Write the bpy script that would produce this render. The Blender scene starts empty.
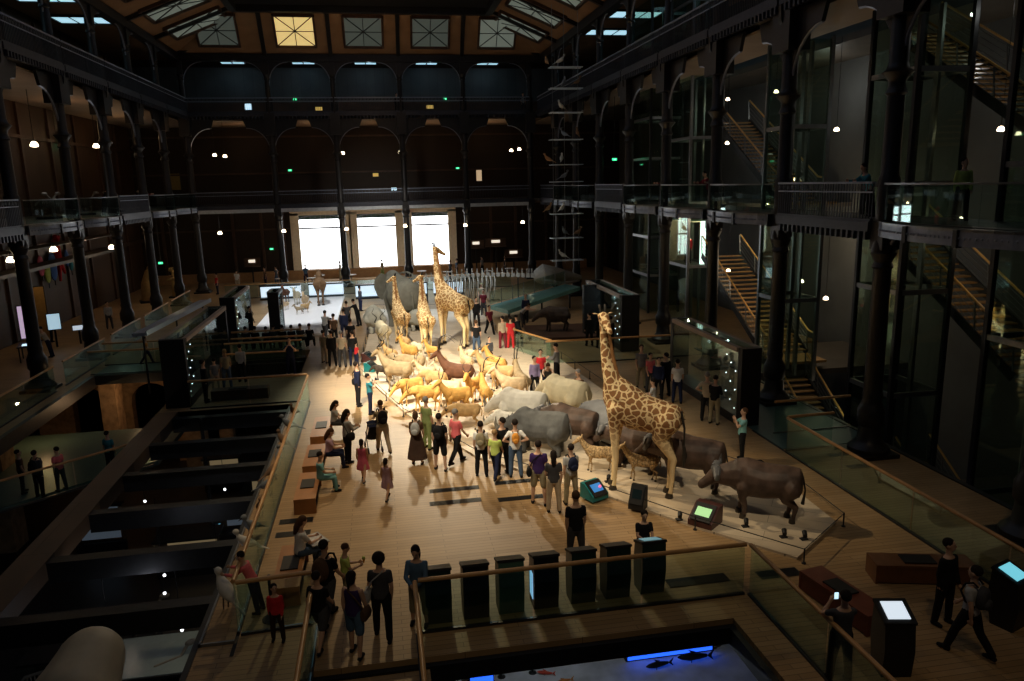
import bpy, math, random
from mathutils import Vector, Matrix
random.seed(7)
S = bpy.context.scene
COL = S.collection
# ---------------------------------------------------------------- camera
cam_data = bpy.data.cameras.new('camera'); cam = bpy.data.objects.new('camera', cam_data); COL.objects.link(cam)
PITCH, YAW, ROLL = 0.206486772, 0.170699609, -0.0228858888
cp, sp, cy, sy = math.cos(PITCH), math.sin(PITCH), math.cos(YAW), math.sin(YAW)
FW = Vector((sy*cp, cy*cp, -sp)); RT = Vector((cy, -sy, 0)); UP = RT.cross(FW)
R2 = RT*math.cos(ROLL) + UP*math.sin(ROLL); U2 = -RT*math.sin(ROLL) + UP*math.cos(ROLL)
M = Matrix((R2, U2, -FW)).transposed().to_4x4(); M.translation = (0, 0, 8.3)
cam.matrix_world = M
cam_data.sensor_width = 36; cam_data.lens = 36*750/1024; cam_data.clip_start = 0.1; cam_data.clip_end = 300
S.camera = cam
# ---------------------------------------------------------------- world, exposure
W = bpy.data.worlds.new('world'); S.world = W; W.use_nodes = True
W.node_tree.nodes['Background'].inputs[0].default_value = (0.45, 0.55, 0.75, 1)
W.node_tree.nodes['Background'].inputs[1].default_value = 0.012
S.view_settings.view_transform = 'Standard'; S.view_settings.look = 'None'
S.view_settings.exposure = 0.0; S.view_settings.gamma = 1; S.view_settings.use_curve_mapping = False
# ---------------------------------------------------------------- large lights
def lamp(kind, loc, target, power, color, size=0.5, angle=60, blend=0.6):
    d = bpy.data.lights.new('light', kind); d.energy = power; d.color = color
    if kind == 'SPOT': d.spot_size = math.radians(angle); d.spot_blend = blend; d.shadow_soft_size = size
    elif kind == 'AREA': d.shape = 'RECTANGLE'; d.size = size; d.size_y = angle
    else: d.shadow_soft_size = size
    o = bpy.data.objects.new('spot_light' if kind == 'SPOT' else 'room_light', d); COL.objects.link(o)
    o.location = loc
    o.rotation_euler = (Vector(target) - Vector(loc)).to_track_quat('-Z', 'Y').to_euler()
    return o
WARM = (1.0, 0.78, 0.47)
SUNY = (1.0, 0.88, 0.66)
# theatre spots over the procession of animals, then added fill spots
lamp('SPOT', (-1, 52, 17.5), (1.4, 31, 0), 30000, SUNY, 0.25, 26, 0.7)
lamp('SPOT', (3, 50, 17.5), (4.6, 24, 0), 14000, SUNY, 0.25, 22, 0.7)
lamp('SPOT', (-4, 17, 18), (2.2, 32, 0), 56000, SUNY, 0.25, 28, 0.6)
lamp('SPOT', (-5, 12, 18), (5.2, 23, 0), 12000, SUNY, 0.25, 26, 0.7)
lamp('SPOT', (-6, 26, 17), (7.6, 17.8, 0), 7000, WARM, 0.15, 22, 0.7)
lamp('SPOT', (1, 44, 18), (2.0, 21, 0), 6000, (1.0, 0.70, 0.34), 0.4, 36, 1.0)
lamp('SPOT', (-2, 30, 18), (1.6, 43, 0), 14000, (1.0, 0.93, 0.8), 0.3, 30, 0.7)
lamp('SPOT', (-1, 19, 19.5), (1.0, 21.5, 0), 5000, (1.0, 0.74, 0.42), 0.6, 52, 1.0)
lamp('SPOT', (3, 5, 19), (7.0, 18, 1), 5200, (1.0, 0.84, 0.6), 0.3, 24, 0.8)  # added front light on the near side of the tall giraffe
lamp('SPOT', (6, 4, 19), (10.0, 12.5, 0), 800, (1.0, 0.76, 0.48), 0.5, 62, 1.0)  # added fill for the floor at the lower right
lamp('SPOT', (7, 40, 19), (9.5, 38, 0), 2200, (1.0, 0.85, 0.68), 0.5, 70, 1.0)  # added weak fill around the musk ox
lamp('SPOT', (0, 1, 15), (-0.8, 15.5, 0.8), 650, (1.0, 0.78, 0.5), 0.4, 44, 1.0)  # added front fill on the people by the near balustrade
lamp('SPOT', (0, 57, 9.5), (0, 72, 2.5), 900, (1.0, 0.93, 0.82), 0.5, 84, 1.0)  # added wash on the window surrounds, standing in for their glow
# cool light on the far white platform and the far aisle floor
lamp('SPOT', (-6, 45, 18), (-5.5, 52, 0), 14000, (0.82, 0.9, 1.0), 0.4, 36, 0.5)
lamp('SPOT', (4, 44, 18), (4.0, 53, 0), 15000, (0.66, 0.82, 1.0), 0.4, 50, 0.8)
# added cool fill under the closed roof, and lamps in the gloom of the lower level
lamp('AREA', (0, 34, 20.9), (0, 34.001, 0), 420, (0.6, 0.74, 1.0), 16, 46)
lamp('POINT', (3.6, 15.5, -1.2), (0, 0, 0), 130, (0.8, 0.9, 1.0), 0.06)
lamp('POINT', (-14.6, 33.5, -0.9), (0, 0, 0), 30, (1.0, 0.62, 0.28), 0.05)
lamp('POINT', (-11.4, 36.2, -1.0), (0, 0, 0), 36, (1.0, 0.6, 0.3), 0.05)
lamp('POINT', (-9.6, 26, -1.0), (0, 0, 0), 6, (1.0, 0.8, 0.6), 0.05)
lamp('POINT', (-6, 17.2, -1.0), (0, 0, 0), 14, (0.9, 0.9, 1.0), 0.05)

# ---------------------------------------------------------------- materials
MATS = {}
def nodes(m): return m.node_tree.nodes, m.node_tree.links
def mat(name, col, rough=0.6, metal=0.0, var=0.12, scale=6.0, spec=0.4, bump=0.0, emit=0.0):
    if name in MATS: return MATS[name]
    m = bpy.data.materials.new(name); m.use_nodes = True; N, L = nodes(m)
    b = N['Principled BSDF']
    b.inputs['Roughness'].default_value = rough; b.inputs['Metallic'].default_value = metal
    b.inputs['Specular IOR Level'].default_value = spec
    if emit:
        b.inputs['Base Color'].default_value = (*col, 1)
        b.inputs['Emission Color'].default_value = (*col, 1); b.inputs['Emission Strength'].default_value = emit
    elif var:
        tc = N.new('ShaderNodeTexCoord'); nz = N.new('ShaderNodeTexNoise'); nz.inputs['Scale'].default_value = scale
        nz.inputs['Detail'].default_value = 3
        r = N.new('ShaderNodeValToRGB')
        r.color_ramp.elements[0].position = 0.3; r.color_ramp.elements[1].position = 0.7
        r.color_ramp.elements[0].color = (*[c*(1-var) for c in col], 1)
        r.color_ramp.elements[1].color = (*[min(1, c*(1+var)) for c in col], 1)
        L.new(tc.outputs['Object'], nz.inputs['Vector']); L.new(nz.outputs['Fac'], r.inputs['Fac'])
        L.new(r.outputs['Color'], b.inputs['Base Color'])
        if bump:
            bp = N.new('ShaderNodeBump'); bp.inputs['Strength'].default_value = bump; bp.inputs['Distance'].default_value = 0.03
            L.new(nz.outputs['Fac'], bp.inputs['Height']); L.new(bp.outputs['Normal'], b.inputs['Normal'])
    else:
        b.inputs['Base Color'].default_value = (*col, 1)
    MATS[name] = m; return m
def plank_mat(name, c1, c2, rough=0.38, sx=2.2, sy=0.14, rot=0.0):
    m = bpy.data.materials.new(name); m.use_nodes = True; N, L = nodes(m); b = N['Principled BSDF']
    tc = N.new('ShaderNodeTexCoord'); mp = N.new('ShaderNodeMapping'); mp.inputs['Rotation'].default_value[2] = rot
    br = N.new('ShaderNodeTexBrick'); br.inputs['Scale'].default_value = 1.0
    br.inputs['Brick Width'].default_value = sx; br.inputs['Row Height'].default_value = sy
    br.inputs['Mortar Size'].default_value = 0.006; br.inputs['Color1'].default_value = (*c1, 1)
    br.inputs['Color2'].default_value = (*c2, 1); br.inputs['Mortar'].default_value = (*[c*0.35 for c in c1], 1)
    nz = N.new('ShaderNodeTexNoise'); nz.inputs['Scale'].default_value = 0.6; nz.inputs['Detail'].default_value = 4
    mx = N.new('ShaderNodeMix'); mx.data_type = 'RGBA'; mx.blend_type = 'MULTIPLY'; mx.inputs[0].default_value = 0.55
    L.new(tc.outputs['Object'], mp.inputs['Vector']); L.new(mp.outputs['Vector'], br.inputs['Vector'])
    L.new(mp.outputs['Vector'], nz.inputs['Vector'])
    L.new(br.outputs['Color'], mx.inputs[6]); L.new(nz.outputs['Fac'], mx.inputs[7]); L.new(mx.outputs[2], b.inputs['Base Color'])
    b.inputs['Roughness'].default_value = rough; b.inputs['Specular IOR Level'].default_value = 0.3
    MATS[name] = m; return m
def glass_mat(name, tint=(0.8, 0.92, 0.9), gloss=0.12, rough=0.02):
    m = bpy.data.materials.new(name); m.use_nodes = True; N, L = nodes(m)
    N.remove(N['Principled BSDF']); out = N['Material Output']
    t = N.new('ShaderNodeBsdfTransparent'); t.inputs[0].default_value = (*tint, 1)
    g = N.new('ShaderNodeBsdfGlossy'); g.inputs['Roughness'].default_value = rough; g.inputs[0].default_value = (0.9, 1, 1, 1)
    lw = N.new('ShaderNodeFresnel'); lw.inputs['IOR'].default_value = 1.45
    ad = N.new('ShaderNodeMath'); ad.operation = 'MULTIPLY_ADD'; ad.inputs[1].default_value = gloss*2.6; ad.inputs[2].default_value = gloss*0.2
    mx = N.new('ShaderNodeMixShader')
    L.new(lw.outputs[0], ad.inputs[0]); L.new(ad.outputs[0], mx.inputs[0]); L.new(t.outputs[0], mx.inputs[1]); L.new(g.outputs[0], mx.inputs[2])
    L.new(mx.outputs[0], out.inputs['Surface'])
    MATS[name] = m; return m
def emit_mat(name, col, strength):
    return mat(name, col, emit=strength)
IRON = mat('black cast iron', (0.018, 0.016, 0.016), 0.42, 0.3, 0.2, 8, 0.5)
IRON2 = mat('blue grey painted iron', (0.22, 0.25, 0.32), 0.4, 0.2, 0.15, 5)
STEEL = mat('dull steel', (0.25, 0.26, 0.27), 0.35, 0.8, 0.1)
DSTEEL = mat('dark steel', (0.04, 0.042, 0.045), 0.4, 0.6, 0.1)
BLACK = mat('matte black', (0.008, 0.008, 0.009), 0.6, 0, 0.2)
FLOORM = plank_mat('oak floor planks', (0.49, 0.315, 0.155), (0.40, 0.25, 0.115), 0.5)
PLATM = plank_mat('pale platform boards', (0.80, 0.66, 0.48), (0.74, 0.6, 0.43), 0.5, 3.0, 0.5, 0.6)
RAILW = mat('oak handrail', (0.5, 0.27, 0.1), 0.35, 0, 0.15, 3)
BENCHW = mat('orange oak bench', (0.38, 0.17, 0.06), 0.4, 0, 0.15, 3)
DWOOD = mat('dark wood panelling', (0.07, 0.035, 0.02), 0.5, 0, 0.3, 1.2)
WALLW = plank_mat('brown wall boarding', (0.10, 0.055, 0.03), (0.075, 0.04, 0.022), 0.55, 3.0, 0.9)
STONE = mat('grey stone wall', (0.115, 0.12, 0.12), 0.8, 0, 0.15, 0.5)
BRICK = mat('rough yellow stone', (0.34, 0.22, 0.12), 0.9, 0, 0.35, 3.0, 0.3, 0.6)
COVE = mat('brown ceiling cove', (0.30, 0.17, 0.085), 0.7, 0, 0.15, 0.7)
CREAM = mat('cream window surround', (0.85, 0.74, 0.55), 0.6, 0, 0.08)
GLASS = glass_mat('balustrade glass', (0.80, 0.9, 0.87))
GLASSC = glass_mat('clear case glass', (0.9, 0.95, 0.95), 0.08)
TEALG = mat('teal glass deck', (0.07, 0.12, 0.11), 0.4, 0, 0.1)
LOWF = mat('lower level floor', (0.03, 0.027, 0.025), 0.35, 0, 0.3, 0.4)
DECK = mat('gallery deck', (0.10, 0.085, 0.07), 0.5, 0, 0.15, 1)
UNDER = mat('pale gallery soffit', (0.32, 0.24, 0.18), 0.7, 0, 0.1, 1)
WINM = emit_mat('daylight in the blind', (0.93, 0.97, 1.0), 4.0)
SKYM = emit_mat('daylight in the roof glass', (0.50, 0.84, 1.0), 0.85)
LAMPM = emit_mat('warm lamp glass', (1.0, 0.78, 0.5), 9.0)
GREENM = emit_mat('green exit light', (0.05, 0.9, 0.35), 1.6)
BLUEM = emit_mat('blue tank light', (0.02, 0.12, 1.0), 1.5)
SCRM = emit_mat('pale blue screen', (0.55, 0.8, 0.95), 1.3)
WHITEL = emit_mat('white light tube', (0.9, 0.95, 1.0), 3.0)

# ---------------------------------------------------------------- mesh builder
def perp(d):
    d = d.normalized(); a = Vector((0, 0, 1)) if abs(d.z) < 0.9 else Vector((0, 1, 0))
    u = d.cross(a).normalized(); return u, d.cross(u).normalized()
class MB:
    def __init__(s): s.v = []; s.f = []
    def add(s, V, Fc):
        n = len(s.v); s.v += [tuple(p) for p in V]; s.f += [tuple(i+n for i in f) for f in Fc]; return s
    def bx(s, x0, x1, y0, y1, z0, z1):
        return s.add([(x0,y0,z0),(x1,y0,z0),(x1,y1,z0),(x0,y1,z0),(x0,y0,z1),(x1,y0,z1),(x1,y1,z1),(x0,y1,z1)],
                     [(0,3,2,1),(4,5,6,7),(0,1,5,4),(1,2,6,5),(2,3,7,6),(3,0,4,7)])
    def box(s, c, d, rz=0, rx=0):
        m = Matrix.Rotation(rz, 3, 'Z') @ Matrix.Rotation(rx, 3, 'X'); c = Vector(c)
        V = [c + m @ Vector((a*d[0]/2, b*d[1]/2, e*d[2]/2)) for e in (-1, 1) for a, b in ((-1,-1),(1,-1),(1,1),(-1,1))]
        return s.add(V, [(0,3,2,1),(4,5,6,7),(0,1,5,4),(1,2,6,5),(2,3,7,6),(3,0,4,7)])
    def beam(s, p0, p1, w, h):
        p0, p1 = Vector(p0), Vector(p1); d = (p1-p0).normalized()
        u = Vector((d.y, -d.x, 0)); u = u.normalized() if u.length > 1e-4 else Vector((1, 0, 0)); n = u.cross(d)
        V = [p + u*a*w/2 + n*b*h/2 for p in (p0, p1) for a, b in ((-1,-1),(1,-1),(1,1),(-1,1))]
        return s.add(V, [(0,3,2,1),(4,5,6,7),(0,1,5,4),(1,2,6,5),(2,3,7,6),(3,0,4,7)])
    def rings(s, R, cap=True):
        n = len(R[0]); b = len(s.v)
        for r in R: s.v += [tuple(p) for p in r]
        for i in range(len(R)-1):
            for j in range(n):
                k = (j+1) % n; s.f.append((b+i*n+j, b+i*n+k, b+(i+1)*n+k, b+(i+1)*n+j))
        if cap: s.f.append(tuple(b+j for j in reversed(range(n)))); s.f.append(tuple(b+(len(R)-1)*n+j for j in range(n)))
        return s
    def path(s, P, rad, n=8, flat=1.0, ref=None):
        P = [Vector(p) for p in P]; R = []
        if not isinstance(rad, (list, tuple)): rad = [rad]*len(P)
        u0 = None
        for i, p in enumerate(P):
            d = (P[min(i+1, len(P)-1)] - P[max(i-1, 0)]).normalized()
            if u0 is None: u, w = perp(d)
            else: u = (u0 - d*u0.dot(d)).normalized(); w = d.cross(u)
            u0 = u
            R.append([p + (u*math.cos(2*math.pi*k/n) + w*math.sin(2*math.pi*k/n)*flat)*rad[i] for k in range(n)])
        return s.rings(R)
    def tube(s, a, b, r0, r1=None, n=8): return s.path([a, b], [r0, r0 if r1 is None else r1], n)
    def cap(s, a, b, r0, r1):                                  # round-ended tapered limb
        a, b = Vector(a), Vector(b); d = (b-a).normalized()
        u, w = perp(d); R = []
        for p, r, ts in ((a, r0, (-0.95, -0.7, -0.35, 0)), (b, r1, (0, 0.35, 0.7, 0.95))):
            for t in ts:
                q = math.sqrt(1-t*t)*r
                R.append([p + d*t*r + (u*math.cos(k*math.pi/5) + w*math.sin(k*math.pi/5))*q for k in range(10)])
        return s.rings(R)
    def chain(s, P, rad):
        for i in range(len(P)-1): s.cap(P[i], P[i+1], rad[i], rad[i+1])
        return s
    def ball(s, c, r, n=12, m=8, rz=0, rx=0):
        if not isinstance(r, (list, tuple)): r = (r, r, r)
        R = []; mm = Matrix.Rotation(rz, 3, 'Z') @ Matrix.Rotation(rx, 3, 'X'); c = Vector(c)
        for i in range(m+1):
            t = -math.pi/2 + math.pi*(i+0.02)/(m+0.04)
            R.append([c + mm @ Vector((r[0]*math.cos(t)*math.cos(2*math.pi*k/n), r[1]*math.cos(t)*math.sin(2*math.pi*k/n), r[2]*math.sin(t))) for k in range(n)])
        return s.rings(R)
    def lathe(s, prof, n=12, c=(0, 0, 0)):
        return s.rings([[(c[0]+r*math.cos(2*math.pi*k/n), c[1]+r*math.sin(2*math.pi*k/n), c[2]+z) for k in range(n)] for r, z in prof])
    def sect(s, secs, n=14, axis='y', p=2.0):                  # superellipse sections (y, zc, rx, rz[, x])
        R = []
        for q in secs:
            y, z, a, b = q[:4]; x = q[4] if len(q) > 4 else 0
            r = []
            for k in range(n):
                t = 2*math.pi*k/n; r.append((x + a*math.cos(t), y, z + b*math.sin(t)))
            R.append(r)
        return s.rings(R)
    def plate(s, poly, y0, y1, ax='y'):                        # polygon extruded along an axis
        n = len(poly)
        f = (lambda a, b, t: (a, t, b)) if ax == 'y' else (lambda a, b, t: (t, a, b)) if ax == 'x' else (lambda a, b, t: (a, b, t))
        V = [f(a, b, y0) for a, b in poly] + [f(a, b, y1) for a, b in poly]
        return s.add(V, [tuple(range(n)), tuple(range(2*n-1, n-1, -1))] + [(i, i+n, (i+1) % n+n, (i+1) % n) for i in range(n)])
    def mesh(s, name='mesh', smooth=True):
        me = bpy.data.meshes.new(name); me.from_pydata(s.v, [], s.f); me.update()
        bmm(me)
        if smooth:
            me.polygons.foreach_set('use_smooth', [True]*len(me.polygons))
            try: me.set_sharp_from_angle(angle=math.radians(38))
            except Exception: pass
        return me
    def build(s, name, m, parent=None, loc=None, smooth=True, rz=0): return obj(name, s.mesh(name, smooth), m, parent, loc, rz)
import bmesh
def bmm(me):
    b = bmesh.new(); b.from_mesh(me); bmesh.ops.recalc_face_normals(b, faces=b.faces); b.to_mesh(me); b.free()
def obj(name, me, m, parent=None, loc=None, rz=0):
    o = bpy.data.objects.new(name, me); COL.objects.link(o)
    if not me.materials: me.materials.append(m)
    if me.materials[0] is not m: o.material_slots[0].link = 'OBJECT'; o.material_slots[0].material = m
    if parent: o.parent = parent
    if loc is not None: o.location = loc
    if rz: o.rotation_euler.z = rz
    return o
def tag(o, label, cat, group=None, kind=None):
    o['label'] = label; o['category'] = cat
    if group: o['group'] = group
    if kind: o['kind'] = kind
    return o
def thing(name, label, cat, loc=(0, 0, 0), rz=0, group=None, sc=1):
    o = bpy.data.objects.new(name, None); COL.objects.link(o); o.location = loc; o.rotation_euler.z = rz
    o.empty_display_size = 0.2
    if sc != 1: o.scale = (sc, sc, sc)
    return tag(o, label, cat, group)
def struct(name, mb, m, smooth=False):
    o = mb.build(name, m, None, None, smooth); o['kind'] = 'structure'; return o
def copy_tree(o, parent=None):
    c = o.copy(); COL.objects.link(c); c.parent = parent
    for ch in o.children: copy_tree(ch, c)
    return c
_SP = {}
def split(me):                                                 # the separate solids of a mesh, each a mesh of its own
    if me.name in _SP: return _SP[me.name]
    n = len(me.vertices); par = list(range(n))
    def find(a):
        while par[a] != a: par[a] = par[par[a]]; a = par[a]
        return a
    for e in me.edges:
        a, b = find(e.vertices[0]), find(e.vertices[1])
        if a != b: par[a] = b
    G = {}
    for p in me.polygons: G.setdefault(find(p.vertices[0]), []).append(tuple(p.vertices))
    out = []
    for fs in G.values():
        ids = sorted({i for f in fs for i in f}); k = {v: i for i, v in enumerate(ids)}; m = MB()
        m.v = [tuple(me.vertices[i].co) for i in ids]; m.f = [tuple(k[i] for i in f) for f in fs]; out.append(m.mesh())
    _SP[me.name] = out; return out
def objs(name, me, m, parent): return [obj(name, q, m, parent) for q in split(me)]
def organic(mb, voxel, smooth=4, ratio=0.3):                   # one continuous skin over overlapping forms
    me = bpy.data.meshes.new('tmp'); me.from_pydata(mb.v, [], mb.f); me.update(); bmm(me)
    o = bpy.data.objects.new('tmp', me); COL.objects.link(o)
    r = o.modifiers.new('r', 'REMESH'); r.mode = 'VOXEL'; r.voxel_size = voxel
    if smooth:
        s = o.modifiers.new('s', 'SMOOTH'); s.iterations = smooth; s.factor = 0.5
    if ratio < 1:
        d = o.modifiers.new('d', 'DECIMATE'); d.ratio = ratio
    dg = bpy.context.evaluated_depsgraph_get(); out = bpy.data.meshes.new_from_object(o.evaluated_get(dg))
    bpy.data.objects.remove(o); bpy.data.meshes.remove(me)
    out.polygons.foreach_set('use_smooth', [True]*len(out.polygons)); return out
ORD = ['first', 'second', 'third', 'fourth', 'fifth', 'sixth', 'seventh', 'eighth', 'ninth', 'tenth', 'eleventh', 'twelfth']

# ---------------------------------------------------------------- the building
XR, XL, YF = 14.3, -14.8, 65.2
RY = [13.7, 19.5, 25.2, 30.8, 36.5, 42.2, 48.1, 54.0, 59.6]
LY = [28.6, 34.5, 40.7, 46.6, 52.6, 58.7]
FX = [-14.6, -8.1, -3.0, 2.35, 7.55, 13.2]
f = MB()
f.bx(-3.75, 15.3, 12.15, 29.5, -0.4, 0); f.bx(-3.75, -1.6, 7, 12.15, -0.4, 0)
for k in range(5): f.bx(-1.6, 0.45, 12.15-.45*(k+1), 12.15-.45*k, -0.5-.17*k, -.17*(k+1))
f.bx(6.3, 15.3, 3, 12.15, -0.4, 0)
f.bx(-8.75, 15.3, 29.5, 34.6, -0.4, 0); f.bx(-3.9, 22, 34.6, 39.7, -0.4, 0); f.bx(-8.8, -7.7, 34.6, 39.7, -0.4, 0)
f.bx(-20.8, -8.8, 36.5, 39.7, -0.4, 0); f.bx(-20.8, 22, 39.7, 72, -0.4, 0); f.bx(-20.8, -13.4, 8, 36.5, -0.4, 0)
struct('floor', f, FLOORM)
struct('trim_1', MB().bx(-8.75, -8.0, 4, 29.5, -0.45, 0.0), plank_mat('oak plank beam', (0.27, 0.165, 0.095), (0.24, 0.145, 0.08), 0.5, 1.0, 3))
for i, y in enumerate((28.75, 25.8, 23.1, 20.35, 17.7, 15.1)):
    struct('trim_2', MB().bx(-8.0, -3.75, y-0.17, y+0.17, -0.55, -0.04), DSTEEL)
struct('trim_3', MB().bx(-3.86, -3.74, 4, 29.5, -0.6, 0.0).bx(-8.0, -3.74, 29.5, 29.62, -0.6, -0.02), DSTEEL)
struct('trim_4', MB().bx(-3.75, 6.42, 12.03, 12.15, -0.46, -0.12).bx(6.18, 6.3, 3, 12.03, -0.46, -0.12), BLACK)
struct('trim_5', MB().bx(-13.5, -13.3, 8, 36.5, -0.5, 0.03).bx(-13.5, -8.8, 36.38, 36.5, -0.4, 0.03), DSTEEL)
struct('trim_6', MB().bx(-13.4, -8.9, 36.6, 38.6, 0.0, 0.02), TEALG)
struct('trim_7', MB().bx(12.0, 15.2, 20.4, 25.5, 0.0, 0.02), TEALG)
struct('trim_8', MB().bx(15.2, 15.35, 3, 34.6, -0.5, 0.04), DSTEEL)
# dark grooves around the edge of the deck
struct('trim_9', MB().bx(11.93, 12.0, 3, 22.3, 0.0, 0.006).bx(-3.12, -3.05, 12.9, 29.6, 0, 0.006), BLACK)
struct('floor_lower', MB().bx(-21, 24, 2, 72, -5.8, -5.6), LOWF)
struct('wall_left', MB().bx(-21.2, -20.9, 2, 73, -5.8, 19.5), WALLW)
struct('wall_right', MB().bx(23.4, 23.8, 2, 73, -5.8, 19.5), STONE)
w = MB()
wins = [(-7.2, -3.3), (-1.95, 1.55), (3.1, 6.5)]
ed = [-21.2] + [t for ab in wins for t in ab] + [24]
for a, b in zip(ed[::2], ed[1::2]): w.bx(a, b, 72, 72.4, -5.8, 19.5)
for a, b in wins: w.bx(a, b, 72, 72.4, -5.8, 0.9); w.bx(a, b, 72, 72.4, 6.0, 19.5)
struct('wall_back', w, WALLW)
for i, (a, b) in enumerate(wins):
    r = thing('window_%d' % (i+1), '', 'window', ((a+b)/2, 72, 0.9)); del r['label'], r['category']; r['kind'] = 'structure'
    h = (b-a)/2
    MB().bx(-h, h, 0.12, 0.2, 0, 4.55).build('window_blind', WINM, r, None, False)
    fr = MB().bx(-h-0.75, -h, -0.25, 0.1, -0.1, 5.15).bx(h, h+0.75, -0.25, 0.1, -0.1, 5.15)
    fr.bx(-h-0.75, h+0.75, -0.25, 0.1, 4.95, 5.3)
    fr.build('window_surround', CREAM, r, None, False)
    # glazed arch head over the blind
    ar = MB()
    for k in range(9):
        x = -h*0.95 + k*h*1.9/8; zt = 4.6 + 0.35*math.sqrt(max(0, 1-(x/h)**2)); ar.bx(x-0.02, x+0.02, 0.02, 0.08, 4.55, zt)
    ar.path([(h*math.cos(t*math.pi/12), 0.05, 4.55+0.4*math.sin(t*math.pi/12)) for t in range(13)], 0.05, 6)
    ar.build('fanlight', IRON2, r); MB().bx(-h, h, 0.1, 0.16, 4.55, 4.98).build('fanlight_glass', TEALG, r)
struct('baseboard_back', MB().bx(-20, 20, 71.6, 72, 0, 0.85), mat('ochre plinth', (0.36, 0.2, 0.09), 0.6))
# panelled pilasters and string courses on the end wall and the left wall
for i, x in enumerate((-19, -16, -13, -10.5, -8.6, 8.4, 10.6, 13, 16, 19, 22)):
    struct('trim_10', MB().bx(x-0.12, x+0.12, 71.8, 72, 0, 6.4), DWOOD)
for z in (4.6, 9.6, 12.8, 16.8): struct('trim_11', MB().bx(-21, 24, 71.85, 72, z, z+0.14), DWOOD)
for i in range(14):
    y = 12+i*4.3; struct('trim_12', MB().bx(-20.9, -20.75, y, y+0.25, 0, 19), DWOOD)
struct('trim_13', MB().bx(-20.9, -20.7, 6, 72, 3.9, 4.15).bx(-20.9, -20.7, 6, 72, 11.6, 11.8), DWOOD)
# upper storeys of the end wall: pale blue grey boards of the top gallery
struct('wall_back_upper', MB().bx(-20.8, 23, 71.2, 71.4, 15.7, 18.6), plank_mat('blue grey boards', (0.13, 0.15, 0.16), (0.11, 0.13, 0.14), 0.5, 0.8, 3.2))
struct('wall_back_dado', MB().bx(-20.8, 23, 71.2, 71.4, 14.25, 15.7), DWOOD)
# galleries
def deck(z, t, nm):
    d = MB().bx(XL-6.1, XL+0.1, 8, YF+7, z-t, z).bx(XR-0.1, XR+(2.6 if z < 10 else 3.2), 6, YF+7, z-t, z).bx(XL-6, 23.4, YF-0.1, 72, z-t, z)
    d.bx(XR+2, 23.4, 46, YF, z-t, z)
    struct(nm, d, DECK)
deck(7.0, 0.22, 'floor_gallery_middle'); deck(14.25, 0.25, 'floor_gallery_top')
struct('ceiling_gallery_middle', MB().bx(XL-6, XL-0.3, 8, 72, 13.7, 13.78).bx(XR+0.3, XR+3.2, 6, 72, 13.7, 13.78).bx(XL, XR, YF+0.3, 72, 13.7, 13.78), UNDER)
struct('ceiling_gallery_low', MB().bx(XL-6, XL-0.3, 8, 72, 6.62, 6.7).bx(XR+0.3, XR+2.6, 6, 72, 6.62, 6.7).bx(XL, XR, YF+0.3, 72, 6.62, 6.7), UNDER)
# roof: flat dark centre, sloping brown coves with skylights, aisles with glazed strips
struct('ceiling', MB().bx(-9.2, 8.9, 0, 59.2, 21.05, 21.3), BLACK)
Z0, Z1 = 18.75, 21.0
cv = MB()
cv.add([(XL, YF, Z0), (XR, YF, Z0), (8.9, 59, Z1), (-9.2, 59, Z1), (XL, 6, Z0), (-9.2, 6, Z1), (XR, 6, Z0), (8.9, 6, Z1)],
       [(0, 1, 2, 3), (4, 0, 3, 5), (1, 6, 7, 2)])
cv.add([(p[0], p[1], p[2]+0.25) for p in cv.v[:8]], [(0, 1, 2, 3), (4, 0, 3, 5), (1, 6, 7, 2)])
struct('ceiling_cove', cv, COVE)
struct('trim_14', MB().bx(XL-0.3, XR+0.3, YF-0.25, YF+0.25, 18.2, 18.75).bx(XL-0.3, XL+0.3, 6, YF, 18.2, 18.75).bx(XR-0.3, XR+0.3, 6, YF, 18.2, 18.75), IRON)
struct('trim_15', MB().bx(-9.4, 9.1, 58.8, 59.3, 20.6, 21.05).bx(-9.5, -9.0, 6, 59, 20.6, 21.05).bx(8.7, 9.2, 6, 59, 20.6, 21.05), IRON)
def cove_pt(side, u, v, off=0):                                # u along, v up the slope 0..1, off towards the room
    if side == 'far': return Vector((u*(1-0.06*v), YF-6.2*v-0.34*off, Z0+2.25*v-0.94*off))
    if side == 'left': return Vector((XL+5.6*v+0.37*off, u, Z0+2.25*v-0.93*off))
    return Vector((XR-5.4*v-0.37*off, u, Z0+2.25*v-0.93*off))
def skylight(side, ua, ub, lit, label, grp=None):
    P = [cove_pt(side, ua, .2), cove_pt(side, ub, .2), cove_pt(side, ub, .85), cove_pt(side, ua, .85)]
    c = sum(P, Vector())/4; r = thing('roof_skylight', label, 'skylight', c, 0, grp)
    nrm = (cove_pt(side, (ua+ub)/2, .5, 1) - cove_pt(side, (ua+ub)/2, .5, 0)).normalized()
    fr = MB()
    for i in range(4): fr.beam(P[i]-c+nrm*.08, P[(i+1) % 4]-c+nrm*.08, 0.16, 0.25)
    fr.build('frame', DWOOD, r)
    q = [p-c+nrm*0.03 for p in P]
    MB().add([*q, *[p+nrm*0.015 for p in q]], [(0, 1, 2, 3), (4, 5, 6, 7), (0, 1, 5, 4), (1, 2, 6, 5), (2, 3, 7, 6), (3, 0, 4, 7)]).build('pane', lit, r, None, False)
    g = MB(); mid = [(q[i]+q[(i+1) % 4])/2 for i in range(4)]
    for a, b in ((q[0], q[2]), (q[1], q[3]), (mid[0], mid[2]), (mid[1], mid[3])): g.beam(a+nrm*.05, b+nrm*.05, 0.06, 0.05)
    g.build('glazing_bars', IRON, r)
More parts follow.
